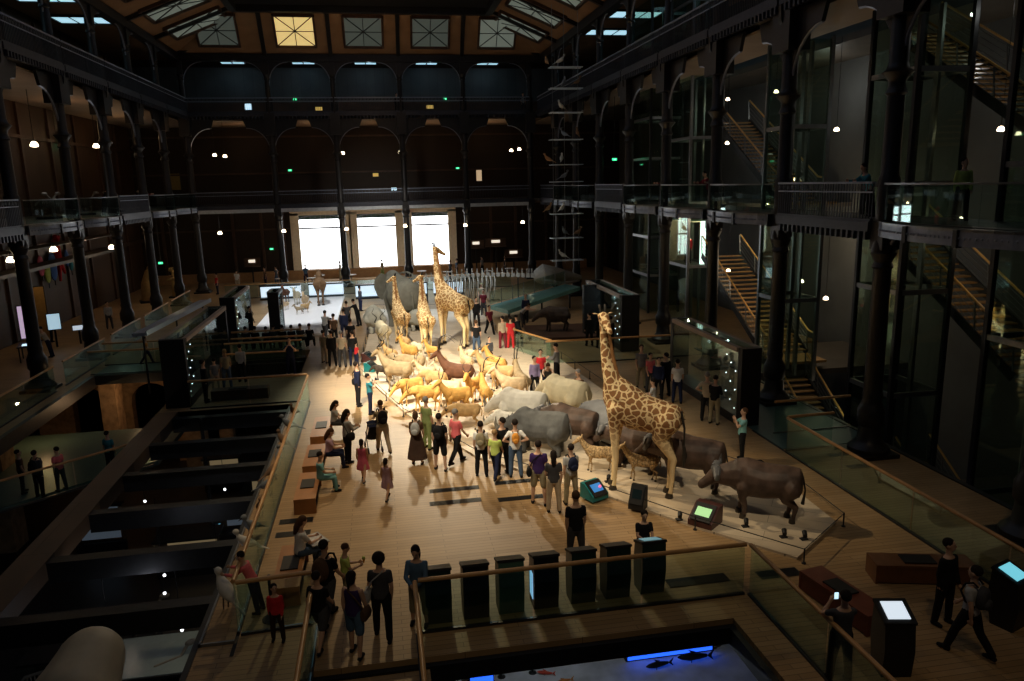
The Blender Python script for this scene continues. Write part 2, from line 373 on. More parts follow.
GOLD = emit_mat('lamplit roof glass', (0.85, 0.62, 0.24), 0.75)
GREYG = emit_mat('dusk roof glass', (0.20, 0.23, 0.19), 0.42)
DIMG = emit_mat('dim roof glass', (0.11, 0.13, 0.11), 0.3)
for i in range(5):
    a, b = FX[i], FX[i+1]; m_ = (a+b)/2
    skylight('far', m_-1.5, m_+1.5, [DIMG, GOLD, DIMG, DIMG, GREYG][i],
             ['dim skylight in the sloping ceiling at the far left corner', 'golden lit skylight box in the far ceiling slope', 'dark skylight just right of the golden lit one',
              'dark skylight in the far ceiling, second right of the golden one', 'skylight with a small white lamp in the far right ceiling corner'][i])
for i, (ya, yb) in enumerate(((61.2, 57.6), (55.5, 52.2), (49.6, 46.4), (43.6, 40.4))):
    skylight('left', yb, ya, GREYG, 'grey skylight in the left ceiling slope, %s from the far end' % ORD[i])
    skylight('right', yb, ya, GREYG, 'grey skylight in the right ceiling slope, %s from the far end' % ORD[i])
# ribs between coves
for x in FX[1:-1]: struct('trim_16', MB().beam(cove_pt('far', x, 0, .1), cove_pt('far', x, 1, .1), 0.3, 0.3), IRON)
for y in LY+[64.9]:
    struct('trim_17', MB().beam(cove_pt('left', y, 0, .1), cove_pt('left', y, 1, .1), 0.3, 0.3), IRON)
    struct('trim_18', MB().beam(cove_pt('right', y, 0, .1), cove_pt('right', y, 1, .1), 0.3, 0.3), IRON)
# aisle roofs
struct('ceiling_left', MB().bx(-21, XL-0.3, 6, 72, 19.3, 19.5), COVE)
struct('ceiling_right', MB().bx(XR+0.3, 23.6, 6, 72, 19.3, 19.5), COVE)
struct('ceiling_end', MB().bx(XL, XR, YF+0.3, 72, 19.3, 19.5), BLACK)
def strip(x0, x1, y0, y1, label):
    r = thing('roof_light', label, 'skylight', ((x0+x1)/2, (y0+y1)/2, 19.22))
    w_, l_ = (x1-x0)/2, (y1-y0)/2
    MB().bx(-w_, w_, -l_, l_, 0.0, 0.06).build('pane', SKYM, r, None, False)
    g = MB().bx(-w_-.08, w_+.08, -l_-.12, -l_, -.06, .08).bx(-w_-.08, w_+.08, l_, l_+.12, -.06, .08).bx(-w_-.1, -w_, -l_, l_, -.06, .08).bx(w_, w_+.1, -l_, l_, -.06, .08)
    for k in (1, 2): g.bx(-w_+2*w_*k/3-.03, -w_+2*w_*k/3+.03, -l_, l_, -.04, 0)
    g.build('frame', IRON, r)
for i, y in enumerate((56.5, 50.5, 44.5, 39, 33.5)):
    strip(16.2, 19.4, y, y+2.0, 'cyan bright roof light over the right top gallery, %s from the far end' % ORD[i])
for i, y in enumerate((54.5, 48.5, 43, 37.5, 32)):
    strip(-19.6, -16.4, y, y+2.0, 'cyan bright roof light over the left top gallery, %s from the far end' % ORD[i])
for i, x in enumerate([(a+b)/2 for a, b in zip(FX, FX[1:])]):
    r = thing('roof_light', 'narrow pale roof light above the %s arch of the far top gallery, from the left' % ORD[i], 'skylight', (x, 69.6, 18.75))
    MB().bx(-0.9, 0.9, -0.5, 0.5, 0, 0.05).build('pane', SKYM, r, None, False)
    MB().bx(-1, 1, -0.6, -0.5, -.03, .08).bx(-1, 1, .5, .6, -.03, .08).bx(-.05, .05, -.5, .5, -.03, 0).build('frame', IRON, r)
# ---------------------------------------------------------------- cast iron columns
def arch_plate(sgn, r, ztop, zc, ax):                          # spandrel bracket, solid with a quarter-round soffit
    P = [(0.0, zc)]
    for k in range(9):
        t = k*math.pi/16; P.append((sgn*(0.16 + r*(1-math.cos(t))), zc + 0.2 + r*1.05*math.sin(t)))
    P.append((sgn*(0.16+r+0.25), ztop)); P.append((0, ztop))
    m = MB().plate(P, -0.07, 0.07, 'x' if ax == 'y' else 'y')
    rim = MB().path([((0, a, b) if ax == 'y' else (a, 0, b)) for a, b in P[1:-2]], 0.055, 6)
    return m, rim
RIM = mat('iron rim highlight', (0.22, 0.24, 0.30), 0.35, 0.4, 0.1)  # highlight along the arch edges, put in as a lighter colour
COLM = {}
def column(x, y, label, ax='y', sides=(-1, 1), inner=None):
    r = thing('cast_iron_column', label, 'column', (x, y, 0), 0)
    if 'base' not in COLM:
        COLM['base'] = MB().bx(-.62, .62, -.62, .62, 0, .12).lathe([(.6, .12), (.6, .24), (.46, .36), (.36, .5), (.32, .9), (.39, 1.0), (.39, 1.4), (.32, 1.55), (.27, 1.7), (.3, 1.85), (.26, 2.0)], 16).mesh('base')
        sh = MB().lathe([(.27, 1.9), (.245, 5.9), (.31, 6.0), (.35, 6.2), (.3, 6.4), (.25, 6.6)], 16)
        sh.lathe([(.25, 7.0), (.3, 7.05), (.3, 8.2), (.25, 8.3), (.23, 10.7)], 16).lathe([(.25, 14.2), (.3, 14.3), (.3, 15.4), (.22, 15.5), (.2, 16.9)], 16)
        COLM['shaft'] = sh.mesh('shaft')
        COLM['cap'] = MB().lathe([(.19, 10.4), (.3, 10.5), (.22, 10.7), (.24, 10.85), (.42, 11.05), (.3, 11.15), (.26, 11.3), (.24, 13.7)], 16).bx(-.4, .4, -.55, .55, 12.5, 14.2).mesh('capital')
        COLM['cap0'] = MB().lathe([(.22, 5.6), (.3, 5.7), (.24, 5.85), (.36, 6.1), (.26, 6.2)], 16).bx(-.28, .28, -.28, .28, 6.2, 7.0).mesh('lower_capital')
        COLM['cap2'] = MB().lathe([(.16, 16.7), (.26, 16.85), (.2, 17.0), (.3, 17.2)], 12).bx(-.2, .2, -.2, .2, 17.1, 18.4).mesh('upper_capital')
    for k, n in (('base', 'base'), ('shaft', 'shaft'), ('cap', 'capital'), ('cap0', 'lower_capital'), ('cap2', 'upper_capital')): obj(n, COLM[k], IRON, r)
    for s in sides:
        for tag_, rr, zt, zc in (('a', 1.75, 13.8, 11.1), ('b', 0.75, 6.85, 5.75), ('c', 1.5, 18.3, 16.4)):
            key = (tag_, s, ax)
            if key not in COLM:
                m, q = arch_plate(s, rr, zt, zc, ax); COLM[key] = (m.mesh('arch_bracket'), q.mesh('bracket_rim'))
            b = obj('arch_bracket', COLM[key][0], IRON, r); obj('bracket_rim', COLM[key][1], RIM, b)
    if inner:                                                  # console carrying the gallery front over the nave
        key = ('i', inner)
        if key not in COLM: COLM[key] = MB().plate([(0, 12.9), (inner*0.2, 13.0), (inner*0.45, 13.5), (inner*0.5, 14.3), (0, 14.3)], -.1, .1, 'y').mesh('console')
        obj('console', COLM[key], IRON, r)
    return r
for i, y in enumerate(RY): column(XR, y, 'black cast iron column of the right side row, %s from the near end' % ORD[i], 'y', (-1, 1), -1)
for i, y in enumerate(LY): column(XL, y, 'black cast iron column of the left side row, %s from the near end' % ORD[i], 'y', (-1, 1), 1)
for i, x in enumerate(FX): column(x, YF, 'black cast iron column of the far end row, %s from the left' % ORD[i], 'x', (-1, 1) if 0 < i < 5 else ((1,) if i == 0 else (-1,)))
# ---------------------------------------------------------------- balcony railings, one per bay
def iron_rail(L, z=1.12, corbel=True):
    top = MB().bx(-L/2, L/2, -.06, .06, z-.06, z).bx(-L/2, L/2, -.03, .03, z-.32, z-.28)
    n = int(L/0.14); bal = MB()
    for k in range(n+1):
        x = -L/2 + k*L/n; bal.bx(x-.014, x+.014, -.014, .014, .02, z-.05)
        if k % 2 == 0 and k < n: bal.box((x+L/n, 0, z-.17), (.12, .012, .12), 0, 0)
    low = MB().bx(-L/2, L/2, -.05, .05, -.02, .06)
    if corbel:
        low.bx(-L/2, L/2, -.04, .1, -.3, -.02)
        for k in range(int(L/0.28)):
            x = -L/2+.14+k*.28; low.box((x, .02, -.42), (.1, .16, .24))
    return top, bal, low
IRONR = mat('dark blue grey ironwork', (0.035, 0.037, 0.05), 0.45, 0.3, 0.15, 4)
def rail_bay(p, rz, L, label, z, kind, side_in=1):
    r = thing('balcony_railing', label, 'railing', (p[0], p[1], z), rz)
    key = ('rail', kind, round(L, 1))
    if key not in COLM:
        if kind == 'iron': COLM[key] = [m.mesh() for m in iron_rail(L)]
        else:                                                  # bowed glass balcony with a studded fascia
            n = 12; bow = 0.55
            X = [-L/2 + L*k/n for k in range(n+1)]; B = [bow*math.sin(math.pi*(k/n))**0.7 for k in range(n+1)]
            gl, hr, fs, led, st = MB(), MB(), MB(), MB(), MB()
            for k in range(n):
                a, b = Vector((X[k], B[k], 0)), Vector((X[k+1], B[k+1], 0))
                gl.beam(a+Vector((0, 0, .56)), b+Vector((0, 0, .56)), .015, .95); hr.beam(a+Vector((0, 0, 1.06)), b+Vector((0, 0, 1.06)), .07, .05)
                fs.beam(a+Vector((0, .06, -.22)), b+Vector((0, .06, -.22)), .08, .34); led.beam(a+Vector((0, .02, -.02)), b+Vector((0, .02, -.02)), .16, .07)
                for t in (.2, .5, .8): fs.ball(a.lerp(b, t)+Vector((0, .11, -.2)), .035, 6, 4)
                if k % 4 == 0: st.box(a+Vector((0, .08, -.22)), (.14, .16, .42))
            fl_ = MB().plate([(x, b_) for x, b_ in zip(X, B)] + [(L/2, -.3), (-L/2, -.3)], -.06, -.02, 'z')
            un_ = MB().plate([(x, b_) for x, b_ in zip(X, B)] + [(L/2, -.3), (-L/2, -.3)], -.40, -.38, 'z')
            COLM[key] = [gl.mesh(smooth=False), hr.mesh(), fs.mesh(smooth=False), led.mesh(smooth=False), st.mesh(), fl_.mesh(smooth=False), un_.mesh(smooth=False)]
    K = COLM[key]
    if kind == 'iron':
        obj('top_rail', K[0], IRON2, r); obj('baluster_panel', K[1], IRONR, r); obj('frieze', K[2], IRONR, r)
    else:
        obj('glass_panel', K[0], GLASS, r); obj('handrail', K[1], STEEL, r); obj('fascia', K[2], IRON2, r); obj('ledge', K[3], STEEL, r); objs('fascia_bracket', K[4], IRON, r)
        obj('balcony_floor', K[5], DECK, r); obj('soffit', K[6], UNDER, r)
    return r
R_ = math.radians
ys = [7.9]+RY+[65.0]
kinds = {7.9: 'glass', 13.7: 'glass', 19.5: 'iron', 25.2: 'glass', 30.8: 'glass', 36.5: 'glass', 42.2: 'iron', 48.1: 'glass', 54.0: 'glass', 59.6: 'iron'}
for i, (a, b) in enumerate(zip(ys, ys[1:])):
    rail_bay((XR-.3, (a+b)/2), R_(90), b-a-.5, '%s balcony front of the right middle gallery, %s bay from the near end' % ('glass' if kinds[a] == 'glass' else 'black iron', ORD[i]), 7.0, kinds[a])
    rail_bay((XR-.45, (a+b)/2), R_(90), b-a-.14, 'ornate black iron railing of the right top gallery, %s bay from the near end' % ORD[i], 14.3, 'iron')
ys = [22.7]+LY+[65.0]; lk = ['iron', 'iron', 'glass', 'glass', 'iron', 'glass', 'glass']
for i, (a, b) in enumerate(zip(ys, ys[1:])):
    rail_bay((XL+.3, (a+b)/2), R_(-90), b-a-.5, '%s balcony front of the left middle gallery, %s bay from the near end' % ('glass' if lk[i] == 'glass' else 'black iron', ORD[i]), 7.0, lk[i])
    rail_bay((XL+.45, (a+b)/2), R_(-90), b-a-.14, 'ornate black iron railing of the left top gallery, %s bay from the near end' % ORD[i], 14.3, 'iron')
for i, (a, b) in enumerate(zip(FX, FX[1:])):
    rail_bay(((a+b)/2, YF-.3), R_(180), b-a-.4, 'dark iron railing of the far middle gallery, %s bay from the left' % ORD[i], 7.0, 'iron')
    rail_bay(((a+b)/2, YF-.45), R_(180), b-a-.14, 'dark iron railing of the far top gallery, %s bay from the left' % ORD[i], 14.3, 'iron')
    struct('trim_19', MB().bx(a+.3, b-.3, YF-.42, YF-.3, 6.42, 6.7), mat('white painted beam', (0.5, 0.52, 0.55), 0.4, 0.2))

# ---------------------------------------------------------------- people
def rot(v, a): return Vector((v[0], v[1]*math.cos(a)-v[2]*math.sin(a), v[1]*math.sin(a)+v[2]*math.cos(a)))
POSES = {}
def make_pose(key, legs, arms, lean=0, head=(0, 0), bottom='trousers', top='short', hair='short', turn=0):
    """legs/arms: (forward, outward, bend) in degrees for left (-x) and right (+x)"""
    T = Vector((0, math.sin(R_(lean)), math.cos(R_(lean)))); P0 = Vector((0, 0, 0)); X = Vector((1, 0, 0)); Fd = Vector((0, T.z, -T.y))
    body, up, low, hr, shoes = MB(), MB(), MB(), MB(), [MB(), MB()]
    def tring(t, a, b, infl=0, fy=0): 
        c = P0 + T*t + Fd*fy
        return [c + X*(a+infl)*math.cos(2*math.pi*k/14) + Fd*(b+infl)*math.sin(2*math.pi*k/14) for k in range(14)]
    tor = [(-.10, .11, .08), (-.05, .155, .11), (.02, .165, .118), (.12, .148, .105), (.22, .138, .098), (.34, .155, .108), (.42, .160, .1), (.47, .125, .085), (.505, .075, .062)]
    body.rings([tring(*q) for q in tor]); up.rings([tring(q[0], q[1], q[2], .016) for q in tor[1:-1]])
    low.rings([tring(q[0], q[1], q[2], .014) for q in tor[:4]])
    nk = P0+T*.5; hp, hy = R_(head[0]), R_(head[1])
    hT = Vector((0, math.sin(R_(lean)-hp), math.cos(R_(lean)-hp))); hc = nk + T*.07 + hT*.135
    hm = Matrix.Rotation(hy, 3, 'Z') @ Matrix.Rotation(-(R_(lean)-hp), 3, 'X')
    H_ = lambda x, y, z: hc + hm @ Vector((x, y, z))*1.08
    body.cap(nk-T*.03, hc-hT*.05, .062, .055)
    def eb(m, c, r, n=14, mm=10): 
        R = []
        for i in range(mm+1):
            t = -math.pi/2+math.pi*(i+.02)/(mm+.04)
            R.append([H_(c[0]+r[0]*math.cos(t)*math.cos(2*math.pi*k/n), c[1]+r[1]*math.cos(t)*math.sin(2*math.pi*k/n), c[2]+r[2]*math.sin(t)) for k in range(n)])
        m.rings(R)
    eb(body, (0, 0, .015), (.074, .094, .1)); eb(body, (0, .028, -.055), (.055, .062, .06)); eb(body, (0, .098, -.01), (.014, .02, .022), 8, 6)
    eb(body, (-.078, -.005, -.01), (.012, .022, .032), 8, 6); eb(body, (.078, -.005, -.01), (.012, .022, .032), 8, 6)
    eb(body, (0, .085, -.052), (.026, .014, .01), 8, 6)
    eyes = MB()
    for s in (-1, 1): eb(eyes, (s*.03, .086, .016), (.013, .011, .008), 8, 6)
    eb(hr, (0, -.018, .038), (.084, .098, .092))
    if hair in ('long', 'pony', 'bob'): eb(hr, (0, -.045, -.02), (.085, .07, .1))
    if hair == 'long': hr.chain([H_(0, -.07, 0), H_(0, -.085, -.14), H_(0, -.075, -.26)], [.075, .075, .05])
    if hair == 'pony': hr.chain([H_(0, -.1, .04), H_(0, -.14, 0), H_(0, -.13, -.15)], [.035, .035, .02])
    if hair == 'curly': eb(hr, (0, -.02, .03), (.115, .115, .115))
    zs = []
    for i, s in enumerate((-1, 1)):
        a, o, b = [R_(q) for q in legs[i]]
        hip = P0 + X*s*.088
        d1 = Vector((s*math.sin(o), math.sin(a), -math.cos(a))).normalized(); d2 = Vector((s*math.sin(o)*.6, math.sin(a-b), -math.cos(a-b))).normalized()
        kn = hip + d1*.42; an = kn + d2*.40
        body.chain([hip, hip.lerp(kn, .5), kn, kn.lerp(an, .3), kn.lerp(an, .75), an], [.093, .078, .055, .057, .042, .036])
        ft = an + Vector((0, .13, -.045)); heel = an+Vector((0, -.03, -.045))
        body.chain([heel, an+Vector((0, .05, -.035)), ft], [.034, .036, .028])
        shoes[i].chain([heel+Vector((0, 0, -.002)), an+Vector((0, .05, -.036)), ft], [.042, .046, .036])
        zs.append(min(ft.z-.034, heel.z-.042))
        if bottom in ('trousers', 'shorts', 'cropped'):
            if bottom == 'trousers': low.chain([hip, hip.lerp(kn, .5), kn, kn.lerp(an, .3), kn.lerp(an, .97)], [.108, .094, .074, .074, .062])
            elif bottom == 'cropped': low.chain([hip, hip.lerp(kn, .5), kn, kn.lerp(an, .45)], [.106, .092, .074, .07])
            else: low.chain([hip, hip.lerp(kn, .5), hip.lerp(kn, .88)], [.108, .098, .09])
        legs_k = (hip, kn, an)
        if i == 0: L0 = legs_k
        else: L1 = legs_k
    if bottom in ('skirt', 'longskirt', 'dress'):
        mk = (L0[1]+L1[1])/2; ma = (L0[2]+L1[2])/2; e = mk if bottom != 'longskirt' else mk.lerp(ma, .75)
        w0 = abs(L1[1].x-L0[1].x)/2
        def ring(c, d, a, b):
            n_ = d.normalized(); f_ = X.cross(n_)
            return [c + X*a*math.cos(2*math.pi*k/14) + f_*b*math.sin(2*math.pi*k/14) for k in range(14)]
        dirn = (P0 - mk)
        low.rings([ring(P0+T*.15, T, .155, .115), ring(P0, T+dirn, .185, .14), ring(P0.lerp(mk, .5), dirn, .2+w0*.3, .165), ring(P0.lerp(mk, .95), dirn, .2+w0*.6, .18)] + ([ring(e, dirn, .25+w0*.6, .23)] if bottom == 'longskirt' else []))
    sc = P0 + T*.43; hands = []
    for i, s in enumerate((-1, 1)):
        a, o, b = [R_(q) for q in arms[i][:3]]; inn = R_(arms[i][3]) if len(arms[i]) > 3 else 0.1
        a += R_(lean)*0.4
        sh = sc + X*s*.163
        d1 = Vector((s*math.sin(o), math.sin(a)*math.cos(o), -math.cos(a)*math.cos(o))).normalized()
        d2 = Vector((-s*math.sin(inn), math.sin(a+b)*math.cos(inn), -math.cos(a+b)*math.cos(inn))).normalized()
        el = sh + d1*.275; wr = el + d2*.245
        body.chain([sh, sh.lerp(el, .5), el, el.lerp(wr, .35), wr], [.056, .047, .038, .04, .026])
        pl_ = wr + d2*.055; u = d2.cross(X*s).normalized() if abs(d2.x) < .95 else Vector((0, 0, 1)); 
        side = Vector((0, 1, 0)) if abs(d2.z) > .7 else Vector((0, 0, 1)); side = (side - d2*side.dot(d2)).normalized(); nn = d2.cross(side)
        body.cap(wr+d2*.02+side*.014, pl_+side*.014, .024, .024); body.cap(wr+d2*.02-side*.014, pl_-side*.014, .024, .024)
        for k, ln in enumerate((.062, .072, .068, .054)):
            q0 = pl_ + side*(.030-.02*k); q1 = q0 + d2*ln*.55 + nn*s*.006; q2 = q1 + (d2*.8 + nn*s*-.5).normalized()*ln*.45
            body.chain([q0, q1, q2], [.0105, .0095, .008])
        body.chain([wr+d2*.03+side*.03, wr+d2*.05+side*.055, wr+d2*.085+side*.06], [.013, .011, .009])
        hands.append(pl_ + d2*.05)
        if top == 'short': up.chain([sh, sh.lerp(el, .55)], [.062, .056])
        elif top == 'long': up.chain([sh, el, wr.lerp(el, .08)], [.062, .05, .04])
    z = min(zs); off = Vector((0, 0, -z))
    def shift(m): m.v = [(p[0], p[1], p[2]-z) for p in m.v]; return m
    D = {'body': organic(shift(body), .0125, 3, .22), 'top': organic(shift(up), .017, 3, .3), 'bottom': organic(shift(low), .017, 3, .3),
         'hair': organic(shift(hr), .015, 2, .4), 'eyes': shift(eyes).mesh(), 'shoes': [shift(shoes[0]).mesh(), shift(shoes[1]).mesh()],
         'hands': [h+off for h in hands], 'back': P0+T*.3-Fd*.13+off, 'hip': P0+off, 'head': hc+off, 'T': T, 'bn': bottom, 'chest': P0+T*.3+Fd*.12+off}
    POSES[key] = D; return D
ST = ((2, 5, 3), (-3, 5, 2)); WK = ((24, 2, 8), (-18, 2, 18)); SIT = ((86, 7, 84), (84, 7, 80)); AD = ((-3, 9, 12), (4, 9, 16))
CAM = ((55, 18, 110, 35), (55, 18, 110, 35)); HIPS = ((-25, 40, 75, 50), (-25, 40, 75, 50)); RDG = ((25, 6, 70, 20), (25, 6, 70, 20)); LEANA = ((42, 12, 45, 5), (42, 12, 45, 5))
PD = {
 'stand': dict(legs=ST, arms=AD), 'standL': dict(legs=ST, arms=((5, 8, 20), (-5, 8, 8)), top='long', head=(5, 25)), 'shorts': dict(legs=((6, 7, 4), (-7, 7, 3)), arms=AD, bottom='shorts'),
 'walk': dict(legs=WK, arms=((-16, 7, 14), (20, 7, 24))), 'walkL': dict(legs=WK, arms=((-16, 7, 14), (20, 7, 24)), top='long'), 'walkshorts': dict(legs=WK, arms=((-14, 7, 14), (18, 7, 30)), bottom='shorts'),
 'cam': dict(legs=ST, arms=CAM, lean=-3), 'hips': dict(legs=ST, arms=HIPS), 'fold': dict(legs=ST, arms=RDG, top='long', head=(-18, 0)), 'foldS': dict(legs=ST, arms=RDG, head=(-15, 0)),
 'skirt': dict(legs=ST, arms=AD, bottom='skirt', hair='long'), 'longskirt': dict(legs=ST, arms=((8, 8, 25), (10, 8, 30)), bottom='longskirt', hair='bob'), 'tank': dict(legs=((8, 4, 6), (-6, 4, 8)), arms=((-4, 9, 12), (8, 12, 30)), bottom='shorts', top='none', hair='pony'),
 'dress': dict(legs=WK, arms=AD, bottom='dress', top='none', hair='pony'), 'woman': dict(legs=ST, arms=((10, 8, 45, 25), (-2, 10, 12)), hair='long'), 'curly': dict(legs=((12, 5, 6), (-10, 5, 6)), arms=((12, 12, 70, 20), (-4, 10, 15)), hair='curly'),
 'womanL': dict(legs=ST, arms=RDG, top='long', hair='long', head=(-20, 0)), 'rail': dict(legs=((-8, 4, 0), (-10, 4, 0)), arms=LEANA, lean=22, head=(8, 0), top='long'), 'railskirt': dict(legs=ST, arms=((30, 6, 45, 35), (30, 6, 45, 35)), bottom='cropped', top='long', hair='long', head=(-22, 0)),
 'bend': dict(legs=((14, 5, 10), (10, 5, 8)), arms=((60, 8, 10), (60, 8, 10)), lean=42, head=(0, 0), hair='pony', top='none'), 'sit': dict(legs=SIT, arms=((25, 8, 55, 10), (25, 8, 55, 10)), head=(-12, 0)), 'sitlong': dict(legs=SIT, arms=((30, 8, 55, 20), (30, 8, 55, 20)), hair='long', head=(-20, 0), lean=6),
 'jeanswoman': dict(legs=ST, arms=AD, hair='pony'), 'push': dict(legs=WK, arms=((40, 6, 30), (40, 6, 30)), lean=8),
}
SKIN = mat('skin', (0.55, 0.33, 0.22), 0.55, 0, 0.06); SKIN2 = mat('tanned skin', (0.38, 0.2, 0.12), 0.55, 0, 0.06); EYE = mat('dark eye', (0.02, 0.015, 0.01), 0.3, 0, 0)
CC = {'black': (.012, .012, .013), 'white': (.7, .69, .66), 'grey': (.2, .2, .2), 'lgrey': (.4, .4, .39), 'dgrey': (.06, .06, .065), 'navy': (.015, .02, .05), 'jeans': (.07, .11, .18), 'denim': (.08, .14, .22),
      'red': (.55, .03, .035), 'coral': (.75, .16, .17), 'pink': (.65, .14, .22), 'lilac': (.5, .33, .42), 'purple': (.05, .025, .11), 'khaki': (.28, .24, .15), 'beige': (.42, .34, .24), 'green': (.22, .27, .1),
      'yellow': (.7, .72, .22), 'lime': (.5, .6, .15), 'teal': (.04, .22, .27), 'aqua': (.2, .45, .46), 'brown': (.1, .055, .03), 'dbrown': (.035, .02, .013), 'maroon': (.16, .02, .03), 'orange': (.6, .25, .04), 'floral': (.06, .035, .025),
      'hgrey': (.22, .21, .2), 'hdark': (.016, .011, .009), 'hbrown': (.07, .035, .018), 'hblond': (.3, .19, .09), 'violet': (.28, .22, .38)}
def cl(n): return mat('cloth ' + n, CC[n], 0.85, 0, 0.12, 9, 0.15)
def person(pos, face, pose, h, top, bottom, label, hair='hdark', group=None, z=0, skin=SKIN, shoe='black', eyes=True):
    if pose not in POSES: make_pose(pose, **PD[pose])
    D = POSES[pose]; s = h/1.72
    r = thing('person', label, 'person', (pos[0], pos[1], z), R_(face), group, s)
    obj('body', D['body'], skin, r); obj('hair', D['hair'], cl(hair), r)
    obj('shirt', D['top'], cl(top), r); obj({'trousers': 'trousers', 'shorts': 'shorts', 'cropped': 'trousers'}.get(D['bn'], 'skirt'), D['bottom'], cl(bottom), r)
    obj('shoe', D['shoes'][0], cl(shoe), r); obj('shoe', D['shoes'][1], cl(shoe), r)
    if eyes: objs('eye', D['eyes'], EYE, r)
    return r
def on_person(r, pose, which):                                 # world place of a hand or the back of a figure
    D = POSES[pose]; p = D[which] if isinstance(which, str) else D['hands'][which]
    return Matrix.Translation(r.location) @ Matrix.Rotation(r.rotation_euler.z, 4, 'Z') @ Matrix.Scale(r.scale[0], 4) @ p
def backpack(r, pose, col, label, sc=1):
    p = on_person(r, pose, 'back'); b = thing('backpack', label, 'backpack', p, r.rotation_euler.z, None, r.scale[0]*sc)
    if 'pack' not in COLM:
        COLM['pack'] = organic(MB().sect([(-.12, 0, .09, .14), (-.09, 0, .14, .2), (0, 0, .155, .225), (.03, 0, .13, .2)]), .02, 5, .5)
        COLM['pocket'] = organic(MB().sect([(-.17, -.08, .07, .07), (-.14, -.08, .11, .1), (-.08, -.08, .11, .1)]), .02, 4, .5)
        COLM['strap'] = MB().path([(-.09, .02, .2), (-.1, .1, .26), (-.11, .22, .2), (-.12, .27, .05), (-.14, .18, -.1), (-.12, .02, -.16)], .018, 6).path([(.09, .02, .2), (.1, .1, .26), (.11, .22, .2), (.12, .27, .05), (.14, .18, -.1), (.12, .02, -.16)], .018, 6).mesh()
    obj('bag_body', COLM['pack'], cl(col), b); obj('front_pocket', COLM['pocket'], cl(col), b); objs('shoulder_strap', COLM['strap'], cl('black'), b); return b
def shoulder_bag(r, pose, col, label, side=1):
    p = on_person(r, pose, 'hip'); m = r.rotation_euler.z; s = r.scale[0]
    b = thing('shoulder_bag', label, 'bag', p, m, None, s)
    MB().sect([(-.13, 0, .05, .1, side*.24), (-.1, 0, .07, .13, side*.24), (.1, 0, .07, .13, side*.24), (.13, 0, .05, .1, side*.24)]).build('bag_body', cl(col), b)
    MB().path([(side*.24, -.08, .12), (side*.12, -.14, .35), (-side*.06, -.11, .5), (-side*.07, .1, .46), (side*.1, .16, .3), (side*.24, .08, .12)], .014, 6).build('strap', cl(col), b); return b
def camera_toy(r, pose, kind, label):
    a, b_ = on_person(r, pose, 0), on_person(r, pose, 1); p = (a+b_)/2
    if kind == 'camera':
        t = thing('camera', label, 'camera', p, r.rotation_euler.z); MB().bx(-.07, .07, -.03, .03, -.045, .045).bx(-.025, .025, -.03, .03, .04, .07).build('camera_body', BLACK, t); MB().tube((0, .02, 0), (0, .12, 0), .035, .038, 12).build('lens', DSTEEL, t)
    else:
        t = thing('smartphone', label, 'phone', p, r.rotation_euler.z); MB().bx(-.04, .04, -.005, .005, -.07, .07).build('case', BLACK, t); MB().bx(-.035, .035, -.008, -.0055, -.06, .06).build('screen', SCRM, t, None, False)
    return t
A_, T_, Lf, Rt_ = 0, 180, 90, -90
# in front of the near balustrade
p = person((-0.35,12.90), -10, 'curly', 1.74, 'dgrey', 'black', 'woman with bushy dark hair, grey top and black trousers, back turned'); shoulder_bag(p, 'curly', 'lgrey', 'pale cloth bag slung over the bushy-haired woman in black trousers', -1)
p = person((-0.83,12.47), -25, 'tank', 1.66, 'purple', 'denim', 'woman in a purple tank top and short denim shorts near the gangway'); shoulder_bag(p, 'tank', 'brown', 'dark shoulder bag at the hip of the woman in the purple tank top')
person((0.34,13.18), 165, 'railskirt', 1.68, 'denim', 'khaki', 'long-haired woman in a blue denim shirt looking down at the rail')
p = person((-1.38,13.65), -30, 'walk', 1.78, 'black', 'dgrey', 'tall man in black with a backpack standing beside the nearest bench'); backpack(p, 'walk', 'brown', 'dark brown backpack of the tall man beside the nearest bench', 1.1)
person((-1.48,12.88), -20, 'walkshorts', 1.55, 'black', 'dgrey', 'short dark-haired person in black shorts half hidden by the gangway rail', 'hdark')
p = person((-1.05,14.16), -80, 'foldS', 1.36, 'lime', 'khaki', 'boy in a pale yellow green shirt holding up an ice cream', 'hbrown')
t = thing('ice_cream', 'small ice cream held by the boy in pale yellow green', 'ice cream', on_person(p, 'foldS', 0)+Vector((.03, 0, .03))); MB().lathe([(.012, -.06), (.03, .03)], 10).build('cone', cl('orange'), t); MB().ball((0, 0, .05), .035).build('scoop', cl('lime'), t)
p = person((-2.11,15.78), -60, 'sitlong', 1.66, 'white', 'jeans', 'woman in a white top seated on the near bench with a drawing board', 'hbrown')
t = thing('drawing_board', 'pale drawing board on the lap of the seated woman in white', 'board', on_person(p, 'sitlong', 'hip')+Vector((.33, .16, .16)), R_(-60)); MB().bx(-.3, .3, -.2, .2, -.01, .01).build('board', cl('lgrey'), t); MB().bx(-.26, .2, -.17, .17, .01, .015).build('paper', cl('white'), t)
person((-2.87,14.33), 78, 'rail', 1.35, 'coral', 'navy', 'girl in a coral pink top leaning over the left glass balustrade')
person((-2.29,13.21), 175, 'standL', 1.16, 'red', 'dbrown', 'small child in a red shirt behind the front left glass panel')
person((3.86,14.74), 0, 'stand', 1.76, 'black', 'dgrey', 'man in a black jacket standing alone behind the row of consoles', 'hbrown')
p = person((7.14,10.04), -8, 'cam', 1.70, 'dgrey', 'black', 'dark figure holding up a glowing phone beside the near right rail'); camera_toy(p, 'cam', 'phone', 'glowing smartphone raised by the dark figure at the right')
person((10.01,11.15), -165, 'standL', 1.72, 'black', 'black', 'man all in black beside the right hand bench')
